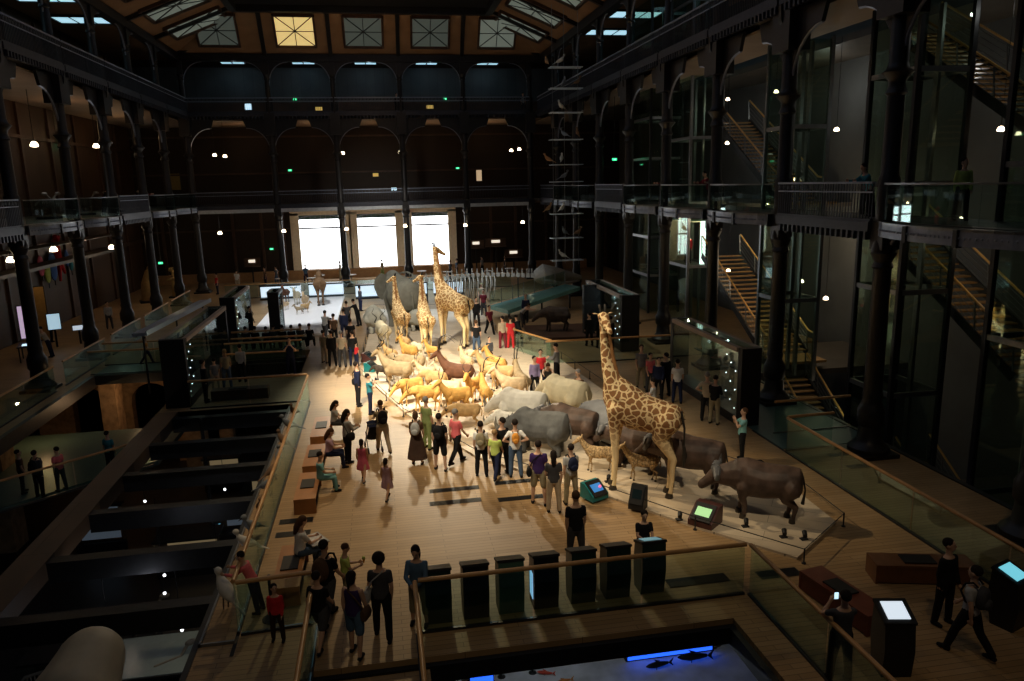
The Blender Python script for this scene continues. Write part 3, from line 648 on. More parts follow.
p = person((9.74,10.24), 25, 'walk', 1.75, 'lgrey', 'black', 'man in a grey T-shirt walking with a backpack at the right edge'); backpack(p, 'walk', 'dgrey', 'dark backpack of the walking man in the grey T-shirt', 1.0)
# watching the procession
p = person((2.54,20.39), -12, 'stand', 1.66, 'white', 'black', 'person in a white shirt with a khaki backpack watching the animals'); backpack(p, 'stand', 'khaki', 'khaki green backpack on the person in a white shirt')
person((2.91,20.15), -30, 'walk', 1.5, 'lime', 'navy', 'blond boy in a lime and grey T-shirt with dark jeans', 'hblond')
person((3.16,20.40), 25, 'standL', 1.72, 'black', 'black', 'man in a black jacket with white shoulder stripes behind the lime boy')
p = person((3.49,20.09), -5, 'hips', 1.74, 'white', 'jeans', 'person in white T-shirt and jeans with hands on hips'); backpack(p, 'hips', 'orange', 'small orange leather backpack on the person with hands on hips', .75)
p = person((3.75,18.12), -15, 'shorts', 1.76, 'purple', 'khaki', 'man in a dark purple T-shirt and khaki shorts'); shoulder_bag(p, 'shorts', 'black', 'big black shoulder bag of the man in the purple T-shirt', -1)
person((4.02,17.55), -8, 'woman', 1.66, 'dgrey', 'beige', 'woman in a grey blouse and beige trousers in front of the grey hippopotamus', 'hdark')
p = person((4.57,17.93), 10, 'stand', 1.66, 'lgrey', 'khaki', 'person in a pale shirt with a slim dark backpack left of the blue console'); backpack(p, 'stand', 'navy', 'slim dark backpack on the person left of the blue console', .95)
p = person((0.76,21.79), -15, 'longskirt', 1.66, 'brown', 'floral', 'woman in a dark patterned long skirt with a grey backpack', 'hbrown'); backpack(p, 'longskirt', 'lgrey', 'light grey backpack on the woman in the long patterned skirt')
person((1.15,23.05), -50, 'stand', 1.74, 'green', 'green', 'balding man in an olive green shirt and trousers', 'hgrey')
p = person((1.41,21.13), -18, 'shorts', 1.76, 'black', 'black', 'man in black T-shirt and black shorts with bare calves'); backpack(p, 'shorts', 'black', 'black backpack on the man in black shorts', 1.0)
person((1.94,21.59), -55, 'walk', 1.76, 'coral', 'black', 'grey-haired man in a coral red shirt and black trousers', 'hgrey')
person((-0.18,19.35), -25, 'dress', 1.2, 'lilac', 'lilac', 'little girl in a lilac dress walking across the floor')
person((-0.84,20.79), -15, 'dress', 1.3, 'pink', 'pink', 'girl in a pink outfit standing behind the benches')
p = person((-1.32,22.45), -60, 'womanL', 1.68, 'lgrey', 'black', 'woman in a pale grey cardigan looking down with a black coat'); shoulder_bag(p, 'womanL', 'black', 'black coat and bag hanging from the woman in pale grey', 1)
p = person((-0.25,23.10), 15, 'push', 1.74, 'khaki', 'beige', 'man in khaki pushing a pushchair, black backpack on his back', 'hbrown'); backpack(p, 'push', 'black', 'black backpack on the man with the pushchair', 1.05)
p = person((-0.68,27.36), -85, 'cam', 1.55, 'teal', 'navy', 'boy in a teal shirt taking a photo at the platform rope'); camera_toy(p, 'cam', 'camera', 'black camera held by the boy in the teal shirt')
p = person((-1.15,28.53), -70, 'standL', 1.76, 'navy', 'black', 'man in dark navy standing behind the boy with the camera'); shoulder_bag(p, 'standL', 'black', 'black shoulder bag of the man in dark navy', -1)
person((-1.88,25.09), -85, 'sitlong', 1.6, 'lgrey', 'dgrey', 'woman in a pale top seated on the farthest bench of the row')
person((-1.87,22.07), -85, 'sitlong', 1.6, 'lilac', 'navy', 'woman in faded pink seated on the middle bench', 'hbrown')
person((-1.98,20.25), -80, 'sit', 1.5, 'aqua', 'aqua', 'girl in turquoise seated alone on a bench')
person((10.33,19.85), 75, 'cam', 1.62, 'aqua', 'black', 'woman in a pale teal top photographing beside the right black case', 'hbrown')
# around the far half of the floor
p = person((-4.25,34.12), -175, 'cam', 1.76, 'navy', 'navy', 'man in dark clothes alone by the left opening with raised hands')
person((-2.04,35.28), -10, 'stand', 1.74, 'beige', 'dgrey', 'man in a beige polo in the far left crowd', 'hgrey')
person((-2.52,35.61), 15, 'standL', 1.72, 'black', 'black', 'dark figure standing left of the man in beige polo')
person((-2.93,36.35), -30, 'stand', 1.62, 'khaki', 'beige', 'person in khaki at the left end of the far crowd')
person((-1.53,35.34), 10, 'standL', 1.7, 'black', 'navy', 'person in black just right of the man in beige polo')
person((-1.39,35.30), -40, 'stand', 1.15, 'red', 'navy', 'small child in a red top beside the far left crowd')
person((-1.72,38.51), 0, 'stand', 1.74, 'black', 'black', 'dark figure in the far crowd nearest the lit aisle')
person((-2.68,40.55), 30, 'stand', 1.7, 'brown', 'black', 'person in brown in the far crowd behind the khaki one')
person((-3.25,42.08), -20, 'push', 1.7, 'lgrey', 'dgrey', 'person in grey bending over a pushchair in the far crowd')
person((-2.20,41.77), 10, 'standL', 1.76, 'navy', 'navy', 'person in navy in the far crowd below the column foot')
person((-2.15,44.76), 0, 'stand', 1.74, 'dgrey', 'black', 'dark grey figure farthest back in the left crowd')
person((-1.59,45.92), 60, 'rail', 1.7, 'black', 'black', 'dark figure bending under the elephant head')
person((-1.52,51.61), -60, 'standL', 1.72, 'dgrey', 'navy', 'faint figure behind the bending dark figure')
p = person((-7.57,44.50), -100, 'standL', 1.74, 'black', 'black', 'man with a backpack silhouetted against the white platform'); backpack(p, 'standL', 'black', 'black backpack silhouetted before the white platform')
sx = [261, 267, 273, 283, 289, 295, 301, 311]
for i, x in enumerate(sx):
    person((-7.15+i*0.46+(0.1 if i == 2 else 0), 40.15+0.06*(i % 2)), -10+7*(i % 3), 'sit', 1.7-.04*(i % 3), ['dgrey', 'black', 'navy'][i % 3], 'black', 'dark seated onlooker in the row facing the white platform, %s from the left' % ORD[i], group='seated onlookers at the rail')
person((-6.75,32.69), 20, 'stand', 1.7, 'khaki', 'jeans', 'person in khaki behind the left rail with the black slab', 'hblond', skin=SKIN2)
person((-6.28,33.58), -10, 'standL', 1.7, 'lgrey', 'black', 'person with a white shoulder strap right of the khaki one')
person((-7.18,30.63), -60, 'standL', 1.74, 'black', 'black', 'dark figure looking into the left glass case')
person((-7.09,32.13), 20, 'stand', 1.45, 'grey', 'beige', 'child in pale grey beside the left glass case')
person((-11.57,38.51), -80, 'walk', 1.4, 'orange', 'navy', 'boy in a yellow orange shirt walking on the teal glass bridge')
# right of the far giraffes
person((4.73,48.40), 175, 'standL', 1.78, 'navy', 'black', 'dark figure between the tall far giraffe and the whale ribs')
person((2.27,49.99), 180, 'standL', 1.72, 'black', 'black', 'dark figure right behind the elephant rump')
person((5.40,43.48), 170, 'standL', 1.76, 'black', 'black', 'man in a black suit beyond the far giraffes')
person((6.64,50.30), 150, 'stand', 1.7, 'khaki', 'dgrey', 'person in a greenish cap by the whale skull', 'green')
person((5.80,40.88), -160, 'walk', 1.72, 'maroon', 'black', 'person in a dark red top walking beyond the far giraffes', skin=SKIN2)
person((6.33,47.11), 160, 'stand', 1.72, 'maroon', 'dgrey', 'person in a rusty red jacket near the whale skull')
person((4.44,36.08), -10, 'stand', 1.76, 'black', 'jeans', 'bald man in a black shirt and jeans right of the giraffe legs', 'hbrown')
person((4.79,34.02), 170, 'standL', 1.3, 'dgrey', 'black', 'child in dark grey beside the bald man')
person((5.91,37.08), 10, 'standL', 1.72, 'beige', 'maroon', 'person in beige top and dark red trousers by the glass ramp')
person((6.31,36.97), -20, 'stand', 1.68, 'red', 'red', 'person in a bright red outfit by the glass ramp')
person((6.79,37.33), 20, 'rail', 1.7, 'black', 'black', 'person in black reading a glowing tablet by the glass ramp')
person((8.52,44.23), 160, 'walkL', 1.76, 'navy', 'black', 'man in dark blue bending beside the lit undercase')
person((7.98,42.70), -120, 'bend', 1.6, 'lgrey', 'dgrey', 'stooping person in pale grey beneath the glass ramp')
person((5.74,28.19), -175, 'standL', 1.62, 'violet', 'black', 'child in a purple and red jacket beside the spiral-horned antelope')
person((6.22,29.29), 170, 'stand', 1.62, 'red', 'black', 'child in a dark cap and red top behind the purple jacket')
person((6.17,27.78), 170, 'bend', 1.7, 'dgrey', 'navy', 'woman in a grey sleeveless top leaning over the cream rhinoceros', 'hbrown')
p = person((7.00,29.73), 60, 'fold', 1.74, 'grey', 'black', 'man in a checked grey shirt standing by the rail end', 'hdark')
person((6.69,25.01), 120, 'fold', 1.8, 'brown', 'navy', 'tall man in a brown pullover looking down at a child', 'hgrey')
person((6.50,26.32), 150, 'foldS', 1.2, 'grey', 'navy', 'small fair child at the feet of the tall man in brown', 'hblond')
person((6.59,25.78), 160, 'foldS', 1.0, 'orange', 'khaki', 'smallest child hidden behind the cream rhinoceros', 'hblond')
for x_, y_, l_ in ((588, 356, 'dark figure left of the giraffe head inside the bright case'), (594, 355, 'dark figure behind the giraffe ear inside the bright case'), (601, 356, 'dark figure just right of the giraffe head')):
    person(({588: (10.35, 36.6), 594: (10.75, 36.0), 601: (11.05, 35.3)}[x_]), 10, 'standL', 1.74, 'black', 'black', l_)
person((10.17,28.25), 170, 'stand', 1.8, 'grey', 'khaki', 'tall man in grey in the dark crowd right of the giraffe neck', 'hbrown')
person((10.32,27.60), 190, 'stand', 1.6, 'coral', 'dgrey', 'person in a salmon pink top in the dark crowd')
person((10.22,26.46), 150, 'standL', 1.68, 'navy', 'black', 'person in navy sitting low in the dark crowd')
person((10.68,26.91), 10, 'standL', 1.74, 'black', 'black', 'tallest dark figure of the crowd before the black case')
person((10.76,25.90), -20, 'stand', 1.7, 'white', 'navy', 'person in a white and navy shirt before the black case')
person((9.49,25.05), 60, 'sit', 1.6, 'lgrey', 'black', 'person in a pale jacket sitting behind the giraffe back')
person((10.90,23.60), -30, 'hips', 1.76, 'beige', 'black', 'man in a cream shirt peering into the right black case', 'hgrey')
person((11.02,23.23), -45, 'fold', 1.72, 'black', 'khaki', 'man in a black shirt and khaki trousers touching the right black case')
# far aisle under the windows, galleries, lower level
far = [(227, 284, 'red', 'navy', 'person in red in the far left aisle'), (243, 283, 'white', 'beige', 'person in white in the far left aisle'), (266, 285, 'brown', 'navy', 'person in brown near the far end rail'),
       (274, 284, 'dgrey', 'jeans', 'person in grey left of the leftmost window column'), (297, 282, 'denim', 'navy', 'person in blue below the left window edge'), (338, 277, 'khaki', 'khaki', 'greenish figure standing against the left window'),
       (376, 280, 'khaki', 'green', 'greenish figure standing against the middle window'), (446, 285, 'dgrey', 'black', 'dark visitor below the right window'), (450, 283, 'jeans', 'black', 'blue visitor below the right window'),
       (457, 282, 'brown', 'jeans', 'brown visitor right of the right window'), (499, 278, 'dbrown', 'dgrey', 'visitor near the lit shop at the far right'), (478, 278, 'grey', 'black', 'grey visitor near the lit shop at the far right')]
for x_, y_, t_, b_, l_ in far:
    q = {227: (-13.2, 63.8), 243: (-12.0, 66.0), 266: (-9.9, 67.2), 274: (-9.1, 68.2), 297: (-6.6, 68.4), 338: (-3.7, 70.3), 376: (0.1, 70.3), 446: (6.1, 67.0), 450: (6.8, 68.2), 457: (7.9, 69), 499: (11.4, 69.0), 478: (9.3, 69.5)}[x_]
    person(q, (x_*37) % 360, 'stand', 1.7, t_, b_, l_, eyes=False)
gal = [(-15.6, 47.8, -90, 'black', 'visitor in black at the left middle gallery rail'), (-15.7, 55.5, -90, 'maroon', 'visitor in dark red at the left middle gallery rail'), (15.3, 33.6, 90, 'maroon', 'visitor in dark red at the right middle gallery glass'), (15.4, 32.6, 90, 'lgrey', 'visitor in pale grey at the right middle gallery glass'),
       (15.1, 26.3, 100, 'brown', 'tall visitor leaning by the second visible column'), (15.2, 27.1, 80, 'dgrey', 'dark visitor beside the tall one on the right middle gallery'), (15.3, 21.8, 90, 'teal', 'visitor in dark teal behind the black iron balcony'), (15.9, 18.6, 160, 'lime', 'visitor in lime green on the near right gallery'),
       (15.3, 38.8, 90, 'maroon', 'dim visitor on the far part of the right middle gallery'), (15.3, 20.9, 80, 'black', 'dark visitor behind the black iron balcony')]
for x_, y_, a_, t_, l_ in gal: person((x_, y_), a_, 'rail' if a_ in (90, -90) else 'standL', 1.7, t_, 'black', l_, z=7.0, eyes=False)
person((-2.6+13.2*0+15.0-10.3, 67), 180, 'standL', 1.72, 'black', 'black', 'dark visitor at the far top gallery rail', z=14.25, eyes=False)
person((13.0, 67.0), 190, 'stand', 1.72, 'lgrey', 'dgrey', 'visitor in pale grey at the right end of the far top gallery', z=14.25, eyes=False)
p = person((-12.3, 27.4), -20, 'standL', 1.76, 'dgrey', 'black', 'man with a backpack on the lower landing at the left', z=-2.2); backpack(p, 'standL', 'black', 'dark backpack on the man of the lower landing')
person((-13.1, 28.0), -60, 'stand', 1.62, 'brown', 'black', 'dark figure left of the backpack man on the lower landing', z=-2.2)
person((-11.8, 27.9), 60, 'stand', 1.66, 'coral', 'dgrey', 'person in pink on the lower landing', z=-2.2)
person((-10.6, 29.4), -20, 'stand', 1.66, 'teal', 'black', 'person in teal beside the stone pier on the lower landing', z=-2.2)
person((-17.2, 41.6), 100, 'rail', 1.68, 'beige', 'navy', 'visitor in a cream jumper leaning on a lit table at the left')
person((-18.8, 46.0), -40, 'stand', 1.68, 'grey', 'black', 'grey visitor by the screens on the left')
person((-16.8, 49.5), 200, 'standL', 1.7, 'lgrey', 'dgrey', 'pale visitor behind the second left column')
# pushchairs
def pushchair(pos, rz, label):
    r = thing('pushchair', label, 'pushchair', (*pos, 0), R_(rz))
    fr = MB()
    for s in (-.22, .22):
        fr.path([(s, -.45, 1.02), (s, -.1, .6), (s, .38, .12)], .014, 6); fr.path([(s, .1, .62), (s, -.3, .12)], .014, 6)
    fr.tube((-.22, -.45, 1.02), (.22, -.45, 1.02), .016); fr.build('frame', DSTEEL, r)
    MB().path([(0, .28, .42), (0, .05, .4), (0, -.18, .62), (0, -.24, .85)], [.17, .2, .2, .15], 10, .35).build('seat', cl('black'), r)
    MB().path([(0, -.28, .84), (0, -.1, .98), (0, .1, .92)], [.16, .2, .18], 10, .3).build('hood', cl('navy'), r)
    for x, y in ((-.22, .38), (.22, .38), (-.22, -.3), (.22, -.3)): MB().tube((x-.02, y, .1), (x+.02, y, .1), .1, None, 14).build('wheel', BLACK, r)
pushchair((-0.56,23.36), 10, 'black pushchair in front of the man in khaki')
pushchair((-3.11,43.50), -20, 'dark pushchair in the far left crowd')

# ---------------------------------------------------------------- animals of the procession (all face +y when built)
def hide(name, col, var=.15, sc_=5, rough=.75, bump=.35): return mat('hide ' + name, col, rough, 0, var, sc_, .25, bump)
def giraffe_mat(name, cream, brown, scale, edge):
    m = bpy.data.materials.new(name); m.use_nodes = True; N, L = nodes(m); b = N['Principled BSDF']
    tc = N.new('ShaderNodeTexCoord'); v = N.new('ShaderNodeTexVoronoi'); v.feature = 'DISTANCE_TO_EDGE'; v.inputs['Scale'].default_value = scale
    nz = N.new('ShaderNodeTexNoise'); nz.inputs['Scale'].default_value = 7; ad = N.new('ShaderNodeMix'); ad.data_type = 'RGBA'; ad.blend_type = 'LINEAR_LIGHT'; ad.inputs[0].default_value = .05
    r = N.new('ShaderNodeValToRGB'); r.color_ramp.elements[0].position = edge; r.color_ramp.elements[1].position = edge+.025
    r.color_ramp.elements[0].color = (*cream, 1); r.color_ramp.elements[1].color = (*brown, 1)
    sep = N.new('ShaderNodeSeparateXYZ'); mr = N.new('ShaderNodeMapRange'); mr.inputs[1].default_value = 1.15; mr.inputs[2].default_value = 1.9
    mx = N.new('ShaderNodeMix'); mx.data_type = 'RGBA'; mx.inputs[6].default_value = (*cream, 1)
    L.new(tc.outputs['Object'], ad.inputs[6]); L.new(nz.outputs['Color'], ad.inputs[7]); L.new(tc.outputs['Object'], nz.inputs['Vector'])
    L.new(ad.outputs[2], v.inputs['Vector']); L.new(v.outputs['Distance'], r.inputs['Fac'])
    L.new(tc.outputs['Object'], sep.inputs[0]); L.new(sep.outputs['Z'], mr.inputs[0]); L.new(mr.outputs[0], mx.inputs[0]); L.new(r.outputs['Color'], mx.inputs[7])
    L.new(mx.outputs[2], b.inputs['Base Color']); b.inputs['Roughness'].default_value = .8; b.inputs['Specular IOR Level'].default_value = .2
    MATS[name] = m; return m
HORN = mat('dark horn', (.03, .026, .022), .45, 0, .2, 10, .4); HOOF = mat('dark hoof', (.04, .03, .02), .5, 0, .1)
AN = {}
def leg(m, P, Rr): m.chain(P, Rr)
def quad(key):
    """returns dict: body mesh and further part meshes"""
    m = MB(); parts = {}
    V = Vector
    def legs(front, hind, hoof):
        hv = MB()
        for P, Rr, w in (front, hind):
            for s in (-1, 1):
                st = P[0][3] if len(P[0]) > 3 else 0
                Q = [(s*(w if i == 0 else w*(1-.12*min(i, 2))), p[0] + (.08 if s > 0 else -.06)*(i > 1)*(P[-1][1] < 1) , p[1]) for i, p in enumerate(P)]
                m.chain(Q, Rr); e = Q[-1]
                h = MB().lathe([(hoof*1.12, 0.0), (hoof*1.05, hoof*.6), (hoof*.8, hoof*1.3)], 10, (e[0], e[1]+hoof*.25, 0)); hv.add(h.v, h.f)
        parts['hooves'] = (hv.mesh(), HOOF)
    def ears(c, d, L, w):
        e = MB()
        for s in (-1, 1):
            b = V(c)+V((s*w, 0, 0)); t = b+V((s*d[0], d[1], d[2]))*L
            e.path([b, b.lerp(t, .5), t], [L*.12, L*.27, L*.04], 8, .4)
        m.add(e.v, e.f)
    kind_ = key
    if key.startswith('giraffe'):
        m.sect([(-1.0, 2.15, .12, .2), (-.9, 2.15, .3, .36), (-.6, 2.12, .42, .46), (-.1, 2.2, .44, .5), (.35, 2.35, .43, .62), (.7, 2.55, .36, .66), (.95, 2.65, .24, .5), (1.08, 2.7, .12, .3)])
        m.path([(0, .62, 2.6), (0, .84, 3.0), (0, .98, 3.5), (0, 1.05, 4.05), (0, 1.09, 4.55), (0, 1.1, 4.72)], [.42, .33, .235, .18, .15, .13], 14, .72)
        hd = MB().chain([(0, 0, 0), (0, .2, -.1), (0, .42, -.24), (0, .55, -.3)], [.155, .13, .09, .08])
        for s_ in (-1, 1): hd.path([(s_*.1, -.04, .08), (s_*.22, -.08, .1), (s_*.34, -.1, .12)], [.03, .07, .01], 8, .4)
        hr_ = MB().chain([(-.06, -.04, .13), (-.075, -.1, .3)], [.03, .035]).chain([(.06, -.04, .13), (.075, -.1, .3)], [.03, .035]); he_ = MB().ball((.125, .1, .0), .03).ball((-.125, .1, 0), .03)
        ta = R_({'giraffe': 125, 'giraffe_turned_left': 60, 'giraffe_turned_right': -100}[kind_]); rr_ = Matrix.Translation((0, 1.1, 4.72)) @ Matrix.Rotation(ta, 4, 'Z')
        for b_ in (hd, hr_, he_): b_.v = [tuple(rr_ @ Vector(q)) for q in b_.v]
        m.add(hd.v, hd.f)
        legs(([(.68, 2.3), (.72, 1.8), (.76, 1.05), (.74, .95), (.78, .22), (.8, .1)], [.26, .15, .1, .085, .062, .07], .24), ([(-.72, 2.1), (-.5, 1.65), (-.82, 1.05), (-.8, .95), (-.76, .22), (-.74, .1)], [.34, .2, .095, .085, .062, .07], .24), .1)
        parts['horns'] = (hr_.mesh(), HORN)
        parts['tail'] = (MB().path([(0, -1.0, 2.35), (0, -1.1, 1.9), (0, -1.1, 1.4)], [.04, .03, .02], 8).path([(0, -1.1, 1.42), (0, -1.12, 1.15), (0, -1.1, .85)], [.03, .07, .02], 8).mesh(), HORN)
        parts['mane'] = (MB().path([(0, .7, 3.2), (0, .84, 3.6), (0, .93, 4.1), (0, 1.0, 4.65)], [.05, .07, .06, .04], 8).mesh(), hide('mane', (.3, .14, .05)))
        E_ = None; vx = .036
    elif key == 'elephant':
        m.sect([(-1.75, 2.0, .3, .5), (-1.55, 2.05, .75, .85), (-1.0, 2.05, 1.0, 1.05), (-.2, 1.95, 1.1, 1.1), (.6, 2.1, 1.0, 1.1), (1.2, 2.3, .75, .95), (1.5, 2.4, .5, .7)], 18)
        m.chain([(0, 1.4, 2.5), (0, 2.0, 2.75)], [.7, .62]); m.ball((0, 2.15, 2.95), (.52, .5, .5)); m.ball((0, 2.4, 2.5), (.38, .4, .5))
        m.path([(0, 2.5, 2.5), (0, 2.85, 2.05), (0, 2.95, 1.4), (0, 2.95, .8), (0, 3.1, .45), (0, 3.25, .5)], [.33, .24, .17, .13, .1, .07], 12)
        for P, w in (([(.95, 1.9), (.98, 1.1), (.95, .5), (.98, .2)], .55), ([(-1.1, 1.9), (-.98, 1.1), (-1.15, .5), (-1.1, .2)], .55)):
            for s in (-1, 1): m.chain([(s*w, *P[0]), (s*w, *P[1]), (s*w*.95, *P[2]), (s*w*.95, *P[3])], [.5, .32, .23, .26]); m.tube((s*w*.95, P[3][0], .0), (s*w*.95, P[3][0], .2), .27, .25, 14)
        er = MB()
        for s in (-1, 1): er.plate([(.0, 3.3), (.5, 3.45), (.95, 3.15), (1.05, 2.6), (.8, 2.0), (.45, 1.7), (.15, 2.1)] if s > 0 else [(-a, b) for a, b in [(.0, 3.3), (.5, 3.45), (.95, 3.15), (1.05, 2.6), (.8, 2.0), (.45, 1.7), (.15, 2.1)]], -.04, .05, 'y')
        er.v = [(x + (.42 if x > 0 else -.42), y + 1.95 - abs(x)*.45, z-.1) for x, y, z in er.v]
        parts['ears'] = (organic(er, .05, 6, .8), 'SELF')
        tk = MB()
        for s in (-1, 1): tk.path([(s*.28, 2.55, 2.2), (s*.36, 2.9, 1.85), (s*.38, 3.3, 1.75), (s*.34, 3.6, 1.95)], [.085, .075, .06, .02], 10)
        parts['tusks'] = (tk.mesh(), mat('ivory', (.75, .7, .58), .4))
        parts['tail'] = (MB().path([(0, -1.75, 2.35), (0, -1.95, 1.8), (0, -1.9, 1.1)], [.08, .05, .04], 8).mesh(), 'SELF')
        E_ = [(.42, 2.45, 2.85), (-.42, 2.45, 2.85)], .045; vx = .05
    elif key in ('rhino', 'hippo'):
        if key == 'rhino':
            m.sect([(-1.5, 1.15, .2, .35), (-1.35, 1.15, .5, .58), (-.9, 1.12, .68, .66), (0, 1.05, .74, .66), (.7, 1.12, .62, .66), (1.05, 1.2, .45, .55), (1.25, 1.2, .3, .4)], 16)
            m.ball((0, .75, 1.45), (.38, .45, .4)); m.chain([(0, 1.05, 1.2), (0, 1.5, 1.05), (0, 1.9, .8), (0, 2.15, .62)], [.42, .36, .26, .2])
            ears((0, 1.55, 1.33), (.25, -.2, .9), .24, .17)
            hn = MB().path([(0, 2.2, .75), (0, 2.34, 1.0), (0, 2.3, 1.3)], [.12, .07, .012], 10).path([(0, 1.93, .98), (0, 2.0, 1.12), (0, 1.99, 1.25)], [.09, .05, .01], 10)
            parts['horns'] = (hn.mesh(), mat('grey horn', (.2, .18, .15), .5)); lw, lr, ev = .42, .2, (.23, 1.75, 1.08)
        else:
            m.sect([(-1.65, .95, .2, .35), (-1.45, 1.0, .5, .55), (-.9, .98, .72, .66), (0, .92, .78, .64), (.7, .98, .68, .6), (1.1, 1.05, .5, .5), (1.3, 1.05, .4, .42)], 16)
            m.chain([(0, 1.15, 1.08), (0, 1.65, 1.0), (0, 2.0, .85)], [.46, .38, .3]); m.ball((0, 2.2, .76), (.37, .28, .25)); m.ball((0, 1.75, 1.2), (.2, .2, .12))
            ears((0, 1.5, 1.32), (.4, -.1, .8), .13, .17); lw, lr, ev = .42, .19, (.2, 1.8, 1.26)
        legs(([(.75, .95), (.78, .55), (.76, .25), (.8, .1)], [.36, lr, lr*.8, lr*.95], lw), ([(-.95, .95), (-.8, .58), (-1.0, .3), (-.95, .1)], [.42, lr*1.1, lr*.8, lr*.95], lw), lr*.98)
        parts['tail'] = (MB().path([(0, -1.5, 1.35), (0, -1.6, 1.0), (0, -1.55, .7)], [.05, .035, .05], 8).mesh(), 'SELF')
        E_ = [ev, (-ev[0], *ev[1:])], .035; vx = .035
    elif key == 'buffalo':
        m.sect([(-1.2, 1.1, .12, .25), (-1.1, 1.1, .34, .42), (-.7, 1.1, .44, .46), (0, 1.08, .5, .5), (.55, 1.15, .46, .55), (.9, 1.18, .33, .46), (1.05, 1.15, .22, .35)], 16)
        m.chain([(0, .8, 1.2), (0, 1.3, 1.15), (0, 1.55, 1.12), (0, 1.8, .92), (0, 1.98, .8)], [.42, .3, .23, .16, .14])
        ears((0, 1.52, 1.15), (1, -.1, -.3), .3, .2)
        hn = MB()
        for s in (-1, 1): hn.path([(s*.03, 1.55, 1.34), (s*.22, 1.5, 1.38), (s*.42, 1.48, 1.22), (s*.58, 1.46, 1.2), (s*.66, 1.42, 1.38), (s*.56, 1.4, 1.55)], [.16, .15, .1, .075, .055, .015], 10, .6)
        parts['horns'] = (hn.mesh(), mat('grey boss horn', (.12, .12, .125), .4))
        legs(([(.62, .95), (.66, .62), (.62, .35), (.66, .1)], [.28, .14, .085, .07], .24), ([(-.85, 1.0), (-.68, .7), (-.95, .45), (-.88, .1)], [.32, .17, .09, .07], .24), .1)
        parts['tail'] = (MB().path([(0, -1.18, 1.3), (0, -1.28, .9), (0, -1.22, .5)], [.04, .025, .06], 8).mesh(), HORN)
        E_ = [(.17, 1.68, 1.1), (-.17, 1.68, 1.1)], .025; vx = .028
    elif key == 'camel':
        m.sect([(-1.0, 1.5, .12, .2), (-.85, 1.5, .3, .34), (-.4, 1.5, .38, .4), (.1, 1.5, .4, .42), (.6, 1.45, .33, .38), (.85, 1.45, .2, .25)]); m.ball((0, -.1, 1.95), (.24, .42, .32))
        m.path([(0, .75, 1.5), (0, 1.15, 1.35), (0, 1.45, 1.6), (0, 1.55, 2.0)], [.26, .17, .13, .11], 12); m.chain([(0, 1.55, 2.05), (0, 1.75, 2.05), (0, 1.95, 1.95)], [.13, .1, .08]); ears((0, 1.5, 2.15), (.3, -.2, .8), .1, .07)
        legs(([(.6, 1.4), (.62, 1.05), (.62, .65), (.64, .1)], [.22, .12, .075, .06], .2), ([(-.7, 1.45), (-.55, 1.05), (-.75, .7), (-.7, .1)], [.26, .15, .07, .06], .2), .09)
        parts['tail'] = (MB().path([(0, -1.0, 1.6), (0, -1.1, 1.2), (0, -1.08, .9)], [.03, .02, .03], 8).mesh(), 'SELF'); E_ = [(.1, 1.68, 2.1), (-.1, 1.68, 2.1)], .02; vx = .028
    elif key in ('antelope', 'grazer', 'dog', 'bear', 'oryx'):
        up_ = {'antelope': 1, 'grazer': 0, 'dog': 1, 'bear': 0, 'oryx': 1}[key]; th = 1.55 if key == 'bear' else 1
        m.sect([(-.72, .98, .07, .14), (-.64, .97, .19*th, .25*th), (-.35, .95, .235*th, .28*th), (.05, .93, .25*th, .3*th), (.4, .98, .22*th, .31*th), (.6, 1.0, .14, .22), (.68, 1.02, .08, .12)], 14)
        if up_: m.path([(0, .45, 1.05), (0, .68, 1.25), (0, .85, 1.5), (0, .9, 1.62)], [.24, .17, .12, .1], 12); hd = [(0, .9, 1.62), (0, 1.05, 1.55), (0, 1.22, 1.42), (0, 1.28, 1.38)]
        else: m.path([(0, .45, 1.05), (0, .75, 1.05), (0, .98, .95)], [.25*th, .17*th, .13*th], 12); hd = [(0, 1.0, .95), (0, 1.15, .83), (0, 1.3, .66), (0, 1.34, .6)]
        m.chain(hd, [.12*th, .1*th, .065*th, .055*th]); ears((0, hd[0][1]-.03, hd[0][2]+.08), (.8, -.25, .45), .2, .07)
        q = .8 if key != 'bear' else 1.5
        legs(([(.42, .85), (.45, .58), (.43, .36), (.46, .07)], [.15*th, .075*q, .045*q, .036*q], .13), ([(-.5, .9), (-.38, .62), (-.58, .42), (-.52, .07)], [.19*th, .1*q, .05*q, .036*q], .13), .05)
        parts['tail'] = (MB().path([(0, -.72, 1.1), (0, -.8, .9), (0, -.76, .66)], [.03, .025, .035], 8).mesh(), 'SELF')
        E_ = [(.08, hd[0][1]+.06, hd[0][2]+.03), (-.08, hd[0][1]+.06, hd[0][2]+.03)], .017; vx = .02 if key != 'dog' else .022
    AN[key] = dict(parts); AN[key]['_body'] = organic(m, vx, 5, .35)
    e = MB() if E_ else he_
    for c in (E_[0] if E_ else ()): e.ball(c, E_[1], 8, 6)
    AN[key]['eyes'] = (e.mesh(), EYE)
    # horn sets for antelopes, set on the crown of the head
    return AN[key]
